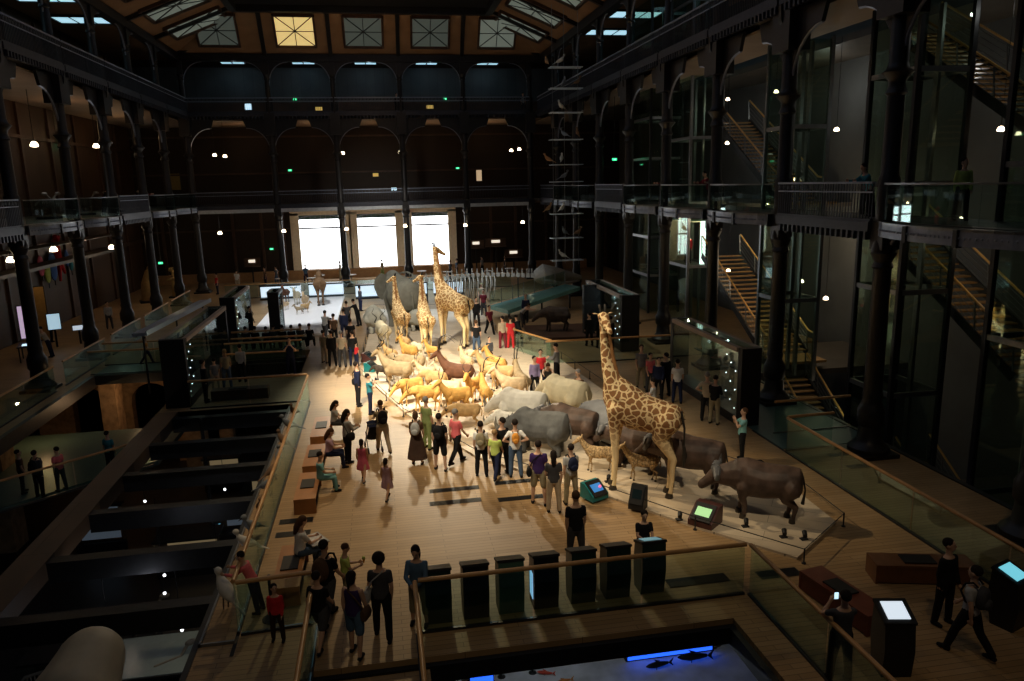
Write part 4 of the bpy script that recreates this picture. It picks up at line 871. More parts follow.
def horns(kind, c):
    h = MB(); x, y, z = c
    for s in (-1, 1):
        if kind == 'spiral':
            P = [(s*(.05+.26*t+.07*math.sin(t*11)), y-.55*t*.6+.07*math.cos(t*11), z+.85*t) for t in [k/16 for k in range(17)]]; h.path(P, [.035*(1-k/18) for k in range(17)], 8)
        elif kind == 'sweep':
            P = [(s*(.05+.1*t), y-.85*t*t, z+.62*math.sin(t*2.5)) for t in [k/12 for k in range(13)]]; h.path(P, [.034*(1-k/14) for k in range(13)], 8)
        elif kind == 'lyre':
            P = [(s*(.05+.17*math.sin(t*2.6)), y-.12*t, z+.5*t) for t in [k/8 for k in range(9)]]; h.path(P, [.03*(1-k/10) for k in range(9)], 8)
        elif kind == 'straight': h.path([(s*.04, y, z), (s*.07, y-.15, z+.25), (s*.1, y-.3, z+.5)], [.03, .022, .006], 8)
        elif kind == 'curl': h.path([(s*.05, y, z-.02), (s*.2, y, z-.03), (s*.33, y+.03, z+.05), (s*.3, y+.05, z+.22)], [.05, .045, .03, .008], 8)
    return h.mesh()
KY = {'buffalo': .84, 'rhino': .86, 'hippo': .9, 'antelope': .88, 'oryx': .88, 'grazer': .88, 'elephant': .8}
def animal(name, cat, kind, pos, face, size, m, label, horn=None, group=None, z=.06):
    A = AN[kind] if kind in AN else quad(kind)
    r = thing(name, label, cat, (pos[0], pos[1], z), R_(face), group, size); r.scale.y *= KY.get(kind, 1)
    obj('body', A['_body'], m, r)
    for k, v in A.items():
        if k == 'tail' or k == 'mane': obj(k, v[0], m if v[1] == 'SELF' else v[1], r)
        elif k != '_body': objs({'horns': 'horn', 'ears': 'ear', 'tusks': 'tusk', 'hooves': 'hoof', 'eyes': 'eye'}.get(k, k), v[0], m if v[1] == 'SELF' else v[1], r)
    if horn:
        key = 'H'+horn+('0' if kind == 'grazer' else '1')
        if key not in COLM: COLM[key] = horns(horn, (0, .98, 1.02) if kind == 'grazer' else (0, .87, 1.70))
        objs('horn', COLM[key], HORN, r)
    return r
GI = giraffe_mat('hide giraffe large patches', (.82, .62, .34), (.27, .125, .05), 5.4, .085)
GI2 = giraffe_mat('hide giraffe fine patches', (.85, .66, .36), (.42, .23, .09), 5.5, .09)
TAN = hide('tan', (.5, .32, .14)); GOLDH = hide('golden', (.62, .34, .09)); FAWN = hide('fawn', (.68, .5, .3)); CREAMH = hide('cream', (.62, .55, .38), .1, 3); WHITEH = hide('white grey', (.66, .64, .58), .1, 3)
GREYH = hide('grey', (.105, .108, .108), .25, 2.5); SLATE = hide('slate', (.17, .175, .185), .15, 2.5); BUFH = hide('buffalo brown', (.085, .055, .042), .45, 2.5, .5); RUSS = hide('russet brown', (.13, .055, .03)); ELEH = hide('elephant', (.2, .195, .16), .15, 3)
KUD = hide('grey tan', (.38, .28, .16)); DKB = hide('dark brown', (.06, .045, .035), .3, 4); ZG = hide('pale grey', (.45, .44, .37), .12, 3); SPOT = hide('mottled yellow', (.38, .26, .13), .7, 14)
# platform: pale boards with a low edge and a rope rail
PF = [-1.06,38.32, -1.08,33.28, 0.66,26.77, 2.61,21.78, 5.42,18.40, 7.06,15.99, 8.69,13.95, 10.56,15.37, 10.65,17.54, 9.02,20.60, 8.15,33.94, 6.17,38.02, 6.40,49.52, -0.58,51.74]
PF = [(PF[i], PF[i+1]) for i in range(0, len(PF), 2)]
st_ = MB().plate(PF, 0.0, .06, 'z').build('display_platform', PLATM); tag(st_, 'long pale wooden platform carrying the procession of animals', 'platform')
ed = thing('rope_barrier', 'low cable barrier on short posts around the animal platform', 'barrier', (0, 0, 0))
cabl, n_ = MB(), 0
for (a, b) in zip(PF, PF[1:]+PF[:1]):
    a, b = Vector((*a, 0)), Vector((*b, 0)); L = (b-a).length; k = max(1, int(L/1.9))
    ct = Vector((3.5, 28, 0)); o_ = lambda p: p + (p-ct).normalized()*.18
    for i in range(k):
        p, q = a.lerp(b, i/k), a.lerp(b, (i+1)/k); p, q = o_(p), o_(q)
        MB().tube((p.x, p.y, 0), (p.x, p.y, .36), .018).lathe([(.05, 0), (.05, .02), (.02, .03)], 8, (p.x, p.y, 0)).build('post', DSTEEL, ed); cabl.tube((p.x, p.y, .34), (q.x, q.y, .34), .012, None, 6)
cabl.build('cable', DSTEEL, ed)
fl_xy = {(474, 404): (3.23,27.69), (449, 407): (2.25,27.53), (398, 378): (0.46,32.50), (410, 366): (1.07,34.63), (502, 392): (4.55,29.10)}
for x_, y_, k_, s_, f_, m_, l_, h_ in ((474, 404, 'antelope', .78, 150, GOLDH, 'golden antelope facing the camera left of the slim golden one', 'lyre'), (449, 407, 'grazer', .8, 70, FAWN, 'fawn antelope grazing beneath the russet sable antelope', 'curl'), (398, 378, 'grazer', .8, 30, KUD, 'grey tan antelope standing just behind the kudu', 'lyre'), (410, 366, 'antelope', .78, 40, GOLDH, 'golden antelope behind the wildebeest', 'spiral'), (502, 392, 'grazer', .85, 75, TAN, 'tan antelope with lowered head beside the low fawn antelope', 'sweep')):
    animal('antelope', 'antelope', k_, fl_xy[(x_, y_)], f_, s_, m_, l_, h_)
# nearest: the tall giraffe and its neighbours
animal('giraffe', 'giraffe', 'giraffe', (6.62, 18.2), 56, 1.0, GI, 'tallest nearest giraffe with large brown patches at the right end of the procession')
animal('buffalo', 'buffalo', 'buffalo', (8.96,16.01), 62, 0.89, BUFH, 'dark brown buffalo with a grey horn boss, last on the right')
animal('buffalo', 'buffalo', 'buffalo', (7.98,18.16), 52, 0.92, BUFH, 'brown buffalo seen behind the hind legs of the tallest giraffe')
animal('buffalo', 'buffalo', 'buffalo', (5.57,21.70), 50, 0.89, BUFH, 'brown buffalo with a pinkish rump left of the tallest giraffe')
animal('hippopotamus', 'hippopotamus', 'hippo', (6.82,21.40), 18, 0.92, SLATE, 'smooth slate grey hippopotamus just left of the tallest giraffe neck base')
animal('buffalo', 'buffalo', 'buffalo', (6.96,19.82), 40, 0.80, BUFH, 'dark rump of a buffalo between the front legs of the tallest giraffe')
animal('rhinoceros', 'rhinoceros', 'rhino', (4.58,21.85), 56, 0.76, GREYH, 'dark grey mottled rhinoceros behind the three people with bags')
animal('rhinoceros', 'rhinoceros', 'rhino', (4.49,24.40), 52, 0.74, WHITEH, 'whitish rhinoceros standing left of the cream one')
animal('rhinoceros', 'rhinoceros', 'rhino', (3.87,23.89), 60, 0.42, WHITEH, 'small whitish rhinoceros calf below the large whitish one')
animal('rhinoceros', 'rhinoceros', 'rhino', (6.26,25.36), 34, 0.78, CREAMH, 'cream yellow rhinoceros at the back edge with people leaning over it')
animal('wild_dog', 'wild dog', 'dog', (5.92,19.83), 75, 0.61, SPOT, 'mottled yellow wild dog left of the giraffe forelegs')
animal('wild_dog', 'wild dog', 'dog', (6.90,18.91), 70, 0.61, SPOT, 'mottled yellow wild dog between the legs of the tallest giraffe')
# the middle of the procession
animal('antelope', 'antelope', 'antelope', (5.13,27.76), 10, 0.85, KUD, 'grey tan antelope with one long curved horn in front of the children', 'sweep')
animal('antelope', 'antelope', 'oryx', (4.67,27.19), 65, 0.85, FAWN, 'fawn antelope lying low just behind the whitish rhinoceros', 'straight')
animal('antelope', 'antelope', 'antelope', (4.17,29.83), 40, 0.87, TAN, 'tan antelope with raised head right of the russet one', 'lyre')
animal('antelope', 'antelope', 'antelope', (4.63,30.87), 35, 0.82, GOLDH, 'golden antelope partly hidden by the tan one with raised head')
animal('antelope', 'antelope', 'antelope', (3.57,26.80), 5, 0.74, GOLDH, 'slim golden antelope seen from behind left of the whitish rhinoceros', 'straight')
animal('antelope', 'antelope', 'antelope', (2.78,28.95), 62, 1.04, RUSS, 'russet brown sable antelope with long swept-back horns', 'sweep')
animal('kudu', 'antelope', 'antelope', (0.43,30.02), 60, 1.04, KUD, 'large grey tan kudu with spiral horns near the left rope', 'spiral')
animal('antelope', 'antelope', 'grazer', (0.87,28.15), 120, 0.81, GOLDH, 'golden antelope with lowered dark horned head near the teal photographer', 'lyre')
animal('antelope', 'antelope', 'grazer', (1.37,26.84), 100, 0.84, GOLDH, 'orange golden antelope behind the man in olive green', 'lyre')
animal('antelope', 'antelope', 'grazer', (1.87,29.04), 55, 0.81, TAN, 'plain tan antelope below the russet sable antelope')
animal('antelope', 'antelope', 'antelope', (2.45,26.19), 110, 0.85, GOLDH, 'golden antelope with short lyre horns facing the spectators', 'lyre')
animal('antelope', 'antelope', 'grazer', (2.57,24.43), 80, 0.77, TAN, 'tan antelope right behind the man in coral red', 'curl')
animal('wildebeest', 'wildebeest', 'grazer', (1.07,31.64), 75, 0.92, KUD, 'grey brown wildebeest with curled horns behind the kudu', 'curl')
animal('gazelle', 'gazelle', 'antelope', (1.62,30.82), 60, 0.63, FAWN, 'small pale-bellied gazelle right of the wildebeest', 'lyre')
animal('antelope', 'antelope', 'antelope', (3.47,32.06), 20, 0.71, FAWN, 'fawn antelope with its head up behind the russet sable', 'straight')
animal('warthog', 'warthog', 'grazer', (-0.24,32.16), 60, 0.52, DKB, 'small dark warthog at the left rope beside the teal case')
animal('gazelle', 'gazelle', 'antelope', (0.19,34.87), 40, 0.63, TAN, 'small tan gazelle behind the kudu horns', 'lyre')
animal('gazelle', 'gazelle', 'antelope', (2.41,30.61), 75, 0.59, CREAMH, 'cream gazelle under the russet sable antelope', 'lyre')
animal('gazelle', 'gazelle', 'grazer', (2.36,33.10), 40, 0.60, FAWN, 'fawn gazelle behind the legs of the middle far giraffe')
animal('gazelle', 'gazelle', 'antelope', (0.95,37.52), 30, 0.63, TAN, 'tan gazelle between the left far giraffe legs', 'straight')
animal('gazelle', 'gazelle', 'grazer', (1.51,35.77), 30, 0.64, CREAMH, 'cream gazelle beneath the middle far giraffe')
animal('gazelle', 'gazelle', 'antelope', (2.19,35.16), 45, 0.59, GOLDH, 'golden gazelle in front of the tall far giraffe', 'lyre')
animal('gazelle', 'gazelle', 'grazer', (4.05,33.82), 60, 0.57, CREAMH, 'cream gazelle at the right edge behind the fawn antelope')
animal('eland', 'eland', 'grazer', (-0.10,38.54), 14, 1.12, CREAMH, 'heavy cream eland with dark antlers before it at the far left', 'spiral')
animal('rhinoceros', 'rhinoceros', 'rhino', (-0.56,43.66), 5, 0.80, ZG, 'grey rhinoceros seen from behind under the elephant ear')
animal('rhinoceros', 'rhinoceros', 'rhino', (1.87,43.57), 0, 0.71, ZG, 'pale grey rhinoceros between the elephant and the middle far giraffe')
animal('giraffe', 'giraffe', 'giraffe_turned_left', (0.85,39.28), 14, .74, GI2, 'left far giraffe with its head turned left before the elephant')
animal('giraffe', 'giraffe', 'giraffe_turned_left', (2.05,37.45), 5, .78, GI2, 'middle far giraffe, between two others, seen from behind')
animal('giraffe', 'giraffe', 'giraffe_turned_right', (3.56,38.25), 40, 1.06, GI2, 'tall right far giraffe whose head stands against the right window')
animal('elephant', 'elephant', 'elephant', (1.20,44.41), 20, .95, ELEH, 'dark grey elephant seen from behind with spread ears')
# far white platform
wp = MB().bx(-7.7, -2.9, 43.6, 58.5, 0, .12).build('display_platform', mat('white board', (.85, .8, .74), .5, 0, .03)); tag(wp, 'low white platform with small mammals at the far left', 'platform')
animal('camel', 'camel', 'camel', (-4.4, 54.9), 5, 1.05, hide('camel', (.2, .11, .05)), 'brown camel seen from behind on the far white platform', z=.12)
for x_, y_, k_, m_, sz, fc, l_, hn_ in ((-7.0, 56.5, 'antelope', RUSS, .8, 170, 'russet deer standing at the back left of the white platform', 'straight'), (-6.1, 55.4, 'antelope', CREAMH, .75, 170, 'white goat standing beside the russet deer on the white platform', 'curl'),
      (-5.3, 53.0, 'antelope', FAWN, .75, 175, 'slender pale gazelle left of the camel', 'lyre'), (-7.9+.4, 51.8, 'dog', FAWN, .5, 200, 'small fawn fox at the left edge of the white platform', None), (-7.1, 51.2, 'dog', KUD, .48, 190, 'small grey fox second from the left edge of the white platform', None),
      (-6.6, 53.0, 'dog', FAWN, .45, 160, 'tiny fawn mammal behind the two foxes', None), (-5.5, 50.9, 'dog', KUD, .4, 120, 'tiny grey mammal at the middle front of the white platform', None), (-5.2, 51.6, 'dog', TAN, .45, 240, 'tiny tan mammal turning its back on the white platform', None)):
    animal('small_mammal' if k_ == 'dog' else 'gazelle', 'animal', k_, (x_, y_), fc, sz, m_, l_, hn_, z=.12)
bp_ = MB().plate([(7.6, 38.6), (11.6, 38.2), (11.8, 42.0), (8.0, 42.4)], 0, .15, 'z').build('display_platform', DWOOD); tag(bp_, 'small dark platform under the musk ox at the right', 'platform')
animal('musk_ox', 'musk ox', 'bear', (9.5, 40.3), 80, .98, DKB, 'dark shaggy musk ox on its own platform near the glass ramp', z=.15)

# ---------------------------------------------------------------- glass balustrades of the main floor
def balustrade(a, b, label, z=0, grp=None, h=1.1, posts=False):
    a, b = Vector((*a, z)), Vector((*b, z)); c = (a+b)/2; r = thing('glass_balustrade', label, 'balustrade', c, 0, grp)
    a, b = a-c, b-c; L = (b-a).length; n = max(1, round(L/2.6)); up_ = lambda p, q: Vector((p.x, p.y, q))
    for i in range(n):
        p, q = a.lerp(b, (i+.01)/n), a.lerp(b, (i+.99)/n)
        MB().beam(up_(p, h/2), up_(q, h/2), .018, h-.12).build('glass_panel', GLASS, r, None, False)
    MB().path([up_(a, h), up_(b, h)], .045, 10).build('handrail', RAILW, r)
    MB().beam(up_(a, .025), up_(b, .025), .06, .05).build('floor_channel', DSTEEL, r)
    if posts:
        for i in range(n+1): p = a.lerp(b, i/n); MB().tube((p.x, p.y, 0), (p.x, p.y, h), .03).build('post', DSTEEL, r)
    return r
balustrade((-3.08, 13.6), (-3.08, 29.5), 'long glass balustrade with oak handrail beside the beams of the left opening')
balustrade((-7.6, 29.75), (-3.12, 29.75), 'glass balustrade across the far end of the beamed opening')
balustrade((-3.02, 13.55), (-1.65, 13.65), 'short glass panel at the front left by the red-shirted child')
balustrade((-1.6, 13.55), (-1.6, 9.6), 'glass balustrade on the left of the gangway')
balustrade((0.28, 12.85), (0.28, 9.2), 'glass balustrade on the right of the gangway')
balustrade((0.34, 12.9), (6.9, 12.9), 'near glass balustrade in front of the row of consoles')
balustrade((6.98, 12.85), (6.98, 7.5), 'glass balustrade running to the lower right corner')
balustrade((11.96, 9.0), (11.96, 20.15), 'long glass balustrade before the right side columns')
balustrade((12.02, 20.25), (13.6, 20.3), 'short glass balustrade crossing beside the right column')
balustrade((12.45, 21.8), (15.2, 21.85), 'second short glass balustrade behind the black case')
balustrade((-7.8, 39.9), (-4.3, 39.8), 'farthest rail of the stepped rails left of the crowd'); balustrade((-7.6, 38.6), (-4.0, 38.5), 'second rail of the stepped rails left of the crowd', -.1)
balustrade((-7.6, 36.9), (-4.0, 36.9), 'third rail of the stepped rails left of the crowd'); balustrade((-7.2, 34.45), (-3.9, 34.4), 'nearest rail of the stepped rails left of the crowd')
balustrade((-13.6, 36.8), (-8.9, 36.6), 'glass rail on the near side of the teal bridge'); balustrade((-13.6, 38.7), (-8.9, 38.6), 'glass rail on the far side of the teal bridge')
balustrade((-12, 60.5), (10.5, 60.5), 'long low glass balustrade before the far aisle', 0)
balustrade((7.3, 33.2), (13.4, 33.0), 'oak-railed balustrade right behind the tallest giraffe neck'); balustrade((6.4, 36.6), (7.6, 33.4), 'slanting oak handrail beside the man in the checked shirt')
balustrade((-15.6, 24.0), (-9.2, 29.9), 'glass rail of the lower left landing', -2.2)
for i, (y0, y1) in enumerate(((12, 19.8), (20.2, 28), (28.4, 34.0), (35.0, 40.2), (41.2, 46.2), (47.0, 52.2), (53.0, 58.2))):
    balustrade((-14.0, y0), (-14.0, y1), 'glass and steel guard rail along the left columns, %s stretch from the near end' % ORD[i])
struct('floor_landing', MB().plate([(-16.5, 24.0), (-9.2, 30.4), (-9.2, 35), (-16.5, 35)], -2.4, -2.2, 'z'), TEALG)
# floor grates
GR = mat('grate', (.035, .03, .025), .5, .4, .2, 30)
for (x, y, w_, l_, d) in ((.95+.7, 19.6, 1.35, .22, 'upper floor grate left of the centre'), (1.6, 18.75, 1.35, .22, 'lower floor grate left of the centre'), (3.45, 19.75, 1.25, .22, 'upper floor grate right of the centre'), (3.45, 18.6, 1.4, .22, 'lower floor grate right of the centre'),
       (-2.5, 18.5, .8, .25, 'upper floor grate beside the left balustrade'), (-2.5, 17.75, .8, .25, 'lower floor grate beside the left balustrade'), (6.2, 13.6, 1.3, .3, 'floor grate right of the last console'), (8.0, 13.5, .9, .3, 'floor grate beside the near right rail'),
       (10.3, 19.6, 1.2, .22, 'upper floor grate right of the buffalo'), (10.3, 18.6, 1.2, .22, 'lower floor grate right of the buffalo'), (9.6, 24.0, 1.3, .22, 'floor grate in the dark area behind the buffalo'), (9.2, 26.0, 1.3, .22, 'farther floor grate in the dark area behind the buffalo')):
    g = thing('floor_grate', d, 'grate', (x, y, .004)); m_ = MB()
    for k in range(9): t = -l_/2*.95 + l_*.95*k/8; m_.bx(-w_/2, w_/2, t-.008*l_/.22, t+.008*l_/.22, .004, .012)
    m_.build('slats', BLACK, g); MB().bx(-w_/2-.02, w_/2+.02, -l_/2-.02, l_/2+.02, 0, .004).build('tray', GR, g)
# benches
def bench(pos, L, rz, label, open_=False, m=BENCHW):
    r = thing('bench', label, 'bench', (*pos, 0), R_(rz))
    MB().bx(-.28, .28, -L/2, L/2, .36, .42).build('seat', m, r); MB().bx(-.28, .28, -L/2, -L/2+.05, 0, .36).build('end_panel', m, r); MB().bx(-.28, .28, L/2-.05, L/2, 0, .36).build('end_panel', m, r)
    MB().bx(-.27, -.24, -L/2+.05, L/2-.05, .03, .36).build('side_panel', m, r); MB().bx(-.18, .18, -L*.12, L*.2, .42, .45).build('black_pad', BLACK, r)
    MB().bx(-.2, .24, -L/2+.08, L/2-.08, 0, .04).build('plinth', BLACK, r)
bench((-2.28, 15.35), 1.9, 0, 'nearest orange wooden bench with a black inset pad'); bench((-2.3, 19.8), 1.9, 0, 'second orange wooden bench of the row beside the left balustrade')
bench((-2.3, 22.2), 1.9, 0, 'third orange wooden bench, under the woman in faded pink'); bench((-2.3, 25.0), 2.2, 0, 'farthest orange wooden bench of the row, below the woman in a pale top')
bench((-5.9, 30.9), 2.2, 90, 'dark wooden bench left behind the far end of the beamed opening', m=DWOOD); bench((10.75, 12.7), 2.0, 75, 'reddish brown bench in the dark at the right', m=mat('reddish brown bench', (.16, .065, .025), .45)); bench((8.5, 12.0), 1.8, 10, 'dark red bench just inside the near right rail', m=mat('dark red bench', (.16, .04, .02), .4))
# row of consoles along the near balustrade
def console(pos, label, col, rz=0, w=.62, h=1.0, screen=None, glow=False):
    r = thing('console', label, 'console', (*pos, 0), R_(rz))
    b = MB().plate([(-.2, 0), (.2, 0), (.26, h*.5), (.2, h-.02), (-.26, h+.14), (-.3, h*.55)], -w/2, w/2, 'x').build('cabinet', col, r)
    MB().box((0, -.03, h+.08), (w+.04, .52, .05), 0, -.34).build('desk_top', BLACK, r)
    if screen: MB().box((0, -.02, h+.115), (w*.74, .36, .012), 0, -.34).build('screen', screen, r, None, False)
    if glow: MB().bx(-w/2-.012, -w/2-.002, -.15, .12, .2, h*.75).build('light_strip', emit_mat('pale blue strip', (.3, .6, .9), .8), r)
    MB().bx(-w/2+.05, w/2-.05, -.18, .18, 0, .04).build('foot', BLACK, r)
CG = mat('dark green console', (.012, .035, .028), .4); CT = mat('teal console', (.06, .14, .11), .45); CB = mat('black console', (.01, .01, .011), .4)
for i, (x, c_, d) in enumerate(((.72, CG, 'first from the gangway'), (1.45, CB, 'second from the gangway'), (2.15, CT, 'third from the gangway, pale green'), (2.85, CB, 'fourth from the gangway with a thin blue light on its side'), (3.62, CG, 'fifth from the gangway, near the man in a black jacket'), (4.35, CG, 'sixth from the gangway'), (5.1, CG, 'last of the row, in front of the boy'))):
    console((x, 13.35+.03*i), 'near balustrade console, ' + d, c_, 0, .5, screen=None if i != 6 else emit_mat('faint screen', (.2, .4, .45), .5), glow=(i == 3))
person((5.2, 14.15), 175, 'foldS', 1.45, 'black', 'navy', 'boy behind the last console of the row with his face lit by its screen')
console((8.2, 10.15), 'black console with a bright white and blue screen at the lower right', CB, 168, .5, 1.0, emit_mat('bright screen', (.75, .85, .95), .85)); console((11.2, 10.9), 'black console with a cyan screen cut by the right edge of the photo', CB, 200, .5, .95, emit_mat('cyan screen', (.2, .7, .85), .8))
# information boxes on the platform
def infobox(pos, rz, label, col, scr, w=.55, d=.52, h=.46):
    r = thing('information_box', label, 'display box', (*pos, .0), R_(rz))
    MB().plate([(-d/2, .06), (d/2, .06), (d/2, h), (d*.18, h), (-d/2, .2)], -w/2, w/2, 'x').build('housing', col, r)
    a = math.atan2(h-.2, d*.68); MB().box((0, -d*.16-.01, (h+.2)/2+.015), (w*.84, .5, .03), 0, a).build('bezel', BLACK, r); MB().box((0, -d*.16-.018, (h+.2)/2+.034), (w*.6, .24, .008), 0, a).build('screen', scr, r, None, False)
    return r
TL = mat('teal lacquer', (.01, .16, .17), .35); MR = mat('maroon lacquer', (.07, .025, .022), .45)
b1 = infobox((5.25, 18.1), 25, 'teal information box with a blue screen left of the giraffe feet', TL, emit_mat('deep blue screen', (.04, .22, .6), .5)); MB().ball((.06, -.16, .40), (.05, .03, .04)).build('pink_figure', emit_mat('pink spot', (.8, .15, .3), 1), b1)
infobox((6.15, 17.2), -40, 'slim tilted dark panel between the two screens near the giraffe feet', BLACK, mat('unlit glass screen', (.01, .02, .025), .1, 0, 0), .4, .35, .65)
infobox((7.45, 16.0), -50, 'maroon polygonal box with a small green and yellow screen below the buffalo head', MR, emit_mat('green yellow screen', (.45, .85, .4), .5), .62, .62, .52)
infobox((-0.68,33.92), 60, 'teal box on the platform edge near the kudu', TL, mat('unlit glass screen', (.01, .02, .025), .1, 0, 0)); infobox((-0.84,35.99), 60, 'maroon box standing behind the teal one at the left rope', MR, mat('unlit glass screen', (.01, .02, .025), .1, 0, 0))
for (x, y, d) in ((6.9, 16.3, 'between the tilted panel and the maroon box'), (8.3, 15.6, 'right of the maroon box'), (8.9, 14.9, 'in front of the buffalo hind legs'), (9.3, 14.7, 'nearest the corner of the platform'), (5.9, 19.0, 'between the giraffe forefeet')):
    r = thing('floor_spotlight', 'tiny black floor spotlight ' + d, 'spotlight', (x, y, .06)); MB().bx(-.08, .08, -.06, .06, 0, .03).build('bracket', BLACK, r); MB().tube((0, -.05, .1), (.06, .09, .14), .05, .06, 10).build('lamp_head', BLACK, r)
# long glass display cases with black end slabs and pale roof beams
def showcase(x0, x1, y0, y1, label, z=2.72, lit=UNDER, beads=True, side='l'):
    r = thing('glass_showcase', label, 'display case', ((x0+x1)/2, y0, 0)); w_ = (x1-x0)/2; L = y1-y0
    MB().bx(-w_, w_, 0, .28, 0, z).build('end_slab', BLACK, r); MB().bx(-w_, w_, L-.28, L, 0, z).build('end_slab', BLACK, r)
    MB().bx(-w_-.06, -w_+.12, .28, L-.28, z-.16, z).bx(w_-.12, w_+.06, .28, L-.28, z-.16, z).build('roof_beams', lit, r)
    MB().bx(-w_+.12, w_-.12, .28, L-.28, z-.03, z-.01).build('roof_glass', GLASS, r, None, False)
    MB().bx(-w_, -w_+.015, .3, L-.3, .3, z-.16).build('glass_side', GLASSC, r, None, False); MB().bx(w_-.015, w_, .3, L-.3, .3, z-.16).build('glass_side', GLASSC, r, None, False)
    MB().bx(-w_, w_, .28, L-.28, 0, .3).build('case_base', DSTEEL, r)
    if beads:
        b = MB()
        for k in range(9): b.ball(((w_-.08 if side == 'l' else -w_+.08), .6+.35*(k % 3), .5+.22*k), .022, 6, 5)
        o = b.build('case_lights', emit_mat('case light bead', (.85, .95, 1.0), 3.5), r); o['kind'] = 'stuff'
    sk = MB()
    for k in range(5): y = .9+k*(L-1.8)/4; sk.chain([(0, y, .35), (0, y+.1, .8), (.1*(-1)**k, y+.3, 1.2)], [.16, .2, .1])
    return r
showcase(-8.55, -7.65, 30.0, 38.5, 'glass showcase whose black slab stands behind the left opening'); showcase(-8.7, -7.95, 42.2, 47.4, 'farther left glass showcase with its black slab by the white platform', 2.6)
showcase(-6.5, -5.9, 44.2, 46.2, 'small glass case with a bright top edge before the white platform', 2.5, mat('bright steel edge', (.6, .62, .65), .3, .3), False)
showcase(11.7, 12.4, 22.7, 29.0, 'large glass showcase ending in the wide black slab at the right', side='r'); showcase(11.5, 12.4, 34.8, 41.4, 'glass showcase with pale roof beam behind the giraffe head', 2.8, mat('pale case beam', (.3, .27, .25), .4), side='r')
slab = thing('black_slab', 'dark upright slab left of the giraffe head case', 'slab', (11.2, 39.2, 0)); MB().bx(-.45, .45, -.2, .2, 0, 2.8).build('slab', BLACK, slab); MB().bx(-.46, .46, -.22, -.2, 1.0, 1.9).build('window', DSTEEL, slab)
# bright undercase strips in the far floor, whale skeleton, glass ramp
WB = emit_mat('lit case interior', (.8, .88, 1.0), 1.1)
for x0, x1, y, l_ in ((-9.2, -6.2, 59.4, 'left bright strip case behind the white platform'), (-5.6, -3.0, 59.4, 'second bright strip case behind the white platform'), (-2.0, .3, 57.5, 'bright case left of the elephant legs'), (.8, 3.4, 57.5, 'bright case right of the elephant'), (3.9, 6.2, 57.5, 'bright case behind the tall far giraffe')):
    r = thing('low_display_case', l_, 'display case', ((x0+x1)/2, y, 0)); h = (x1-x0)/2
    MB().bx(-h, h, -.3, .3, 0, .15).bx(-h, h, -.32, .32, 1.0, 1.1).build('frame', DSTEEL, r); MB().bx(-h, h, .2, .25, .15, 1.0).build('lit_back', WB, r, None, False); MB().bx(-h, h, -.3, -.29, .15, 1.0).build('glass', GLASSC, r, None, False)
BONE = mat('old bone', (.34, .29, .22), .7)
w_ = thing('whale_skeleton', 'long pale whale skeleton with ribs behind the far giraffes', 'skeleton', (6.6, 52.6, 0))
sp_ = MB()
for k in range(24): x = -4.2+k*.36; z = 1.75+.25*math.sin(k/24*3.1); sp_.box((x, 0, z), (.22, .3, .26)); sp_.box((x-.05, 0, z+.28), (.06, .05, .4))
sp_.build('spine', BONE, w_)
for k in range(12):
    x = -2.0+k*.3
    for s in (-1, 1): MB().path([(x, 0, 1.9), (x-.05, s*.6, 1.6), (x-.1, s*.7, .9), (x-.15, s*.35, .25)], [.05, .05, .045, .03], 6).build('rib', BONE, w_)
MB().sect([(-.1, 0, .3, .4), (.5, .1, .8, .75), (1.3, .05, .75, .6), (2.2, -.05, .4, .4), (3.4, -.25, .12, .15)], 12).build('skull', BONE, w_, (4.3, 0, 1.75), rz=R_(-90)); MB().path([(4.7, -.7, 1.5), (6, -.8, 1.2), (7.5, -.2, 1.3)], [.14, .16, .05]).path([(4.7, .7, 1.5), (6, .8, 1.2), (7.5, .2, 1.3)], [.14, .16, .05]).build('lower_jaw', BONE, w_)
for x in (-3.5, -.5, 3): MB().tube((x, 0, 0), (x, 0, 1.7), .04).build('support_post', DSTEEL, w_)
r = thing('glass_ramp', 'teal glass ramp rising to the right beyond the procession', 'ramp', (8.9, 47.6, 0), sc=.8)
MB().plate([(-3.0, -3.2), (-1.8, -4.6), (4.6, 1.6), (3.6, 2.6)], 0, .12, 'z')
dk = MB(); A0, A1, B0, B1 = (-2.9, -2.0, 1.05), (-1.9, -4.6, 1.05), (4.2, 2.2, 1.9), (5.0, .2, 1.9)
dk.add([A0, A1, B1, B0, *[(p[0], p[1], p[2]-.3) for p in (A0, A1, B1, B0)]], [(0, 1, 2, 3), (4, 5, 6, 7), (0, 1, 5, 4), (1, 2, 6, 5), (2, 3, 7, 6), (3, 0, 4, 7)]); dk.build('ramp_deck', mat('teal ramp glass', (.16, .36, .33), .15, 0, .1), r, None, False)
for i in range(8):
    t = i/7; p = Vector(A0).lerp(Vector(B0), t); MB().tube(p, p+Vector((0, 0, 1.15)), .03).build('rail_post', STEEL, r)
MB().beam(Vector(A0)+Vector((0, 0, .6)), Vector(B0)+Vector((0, 0, .6)), .015, 1.0).build('glass_panel', GLASS, r, None, False)
for x, y in ((-1.5, -2.6), (1.5, -.8), (4.3, 1.0)): MB().tube((x, y, 0), (x, y, 1.0+.1*x), .08).build('support_post', DSTEEL, r)
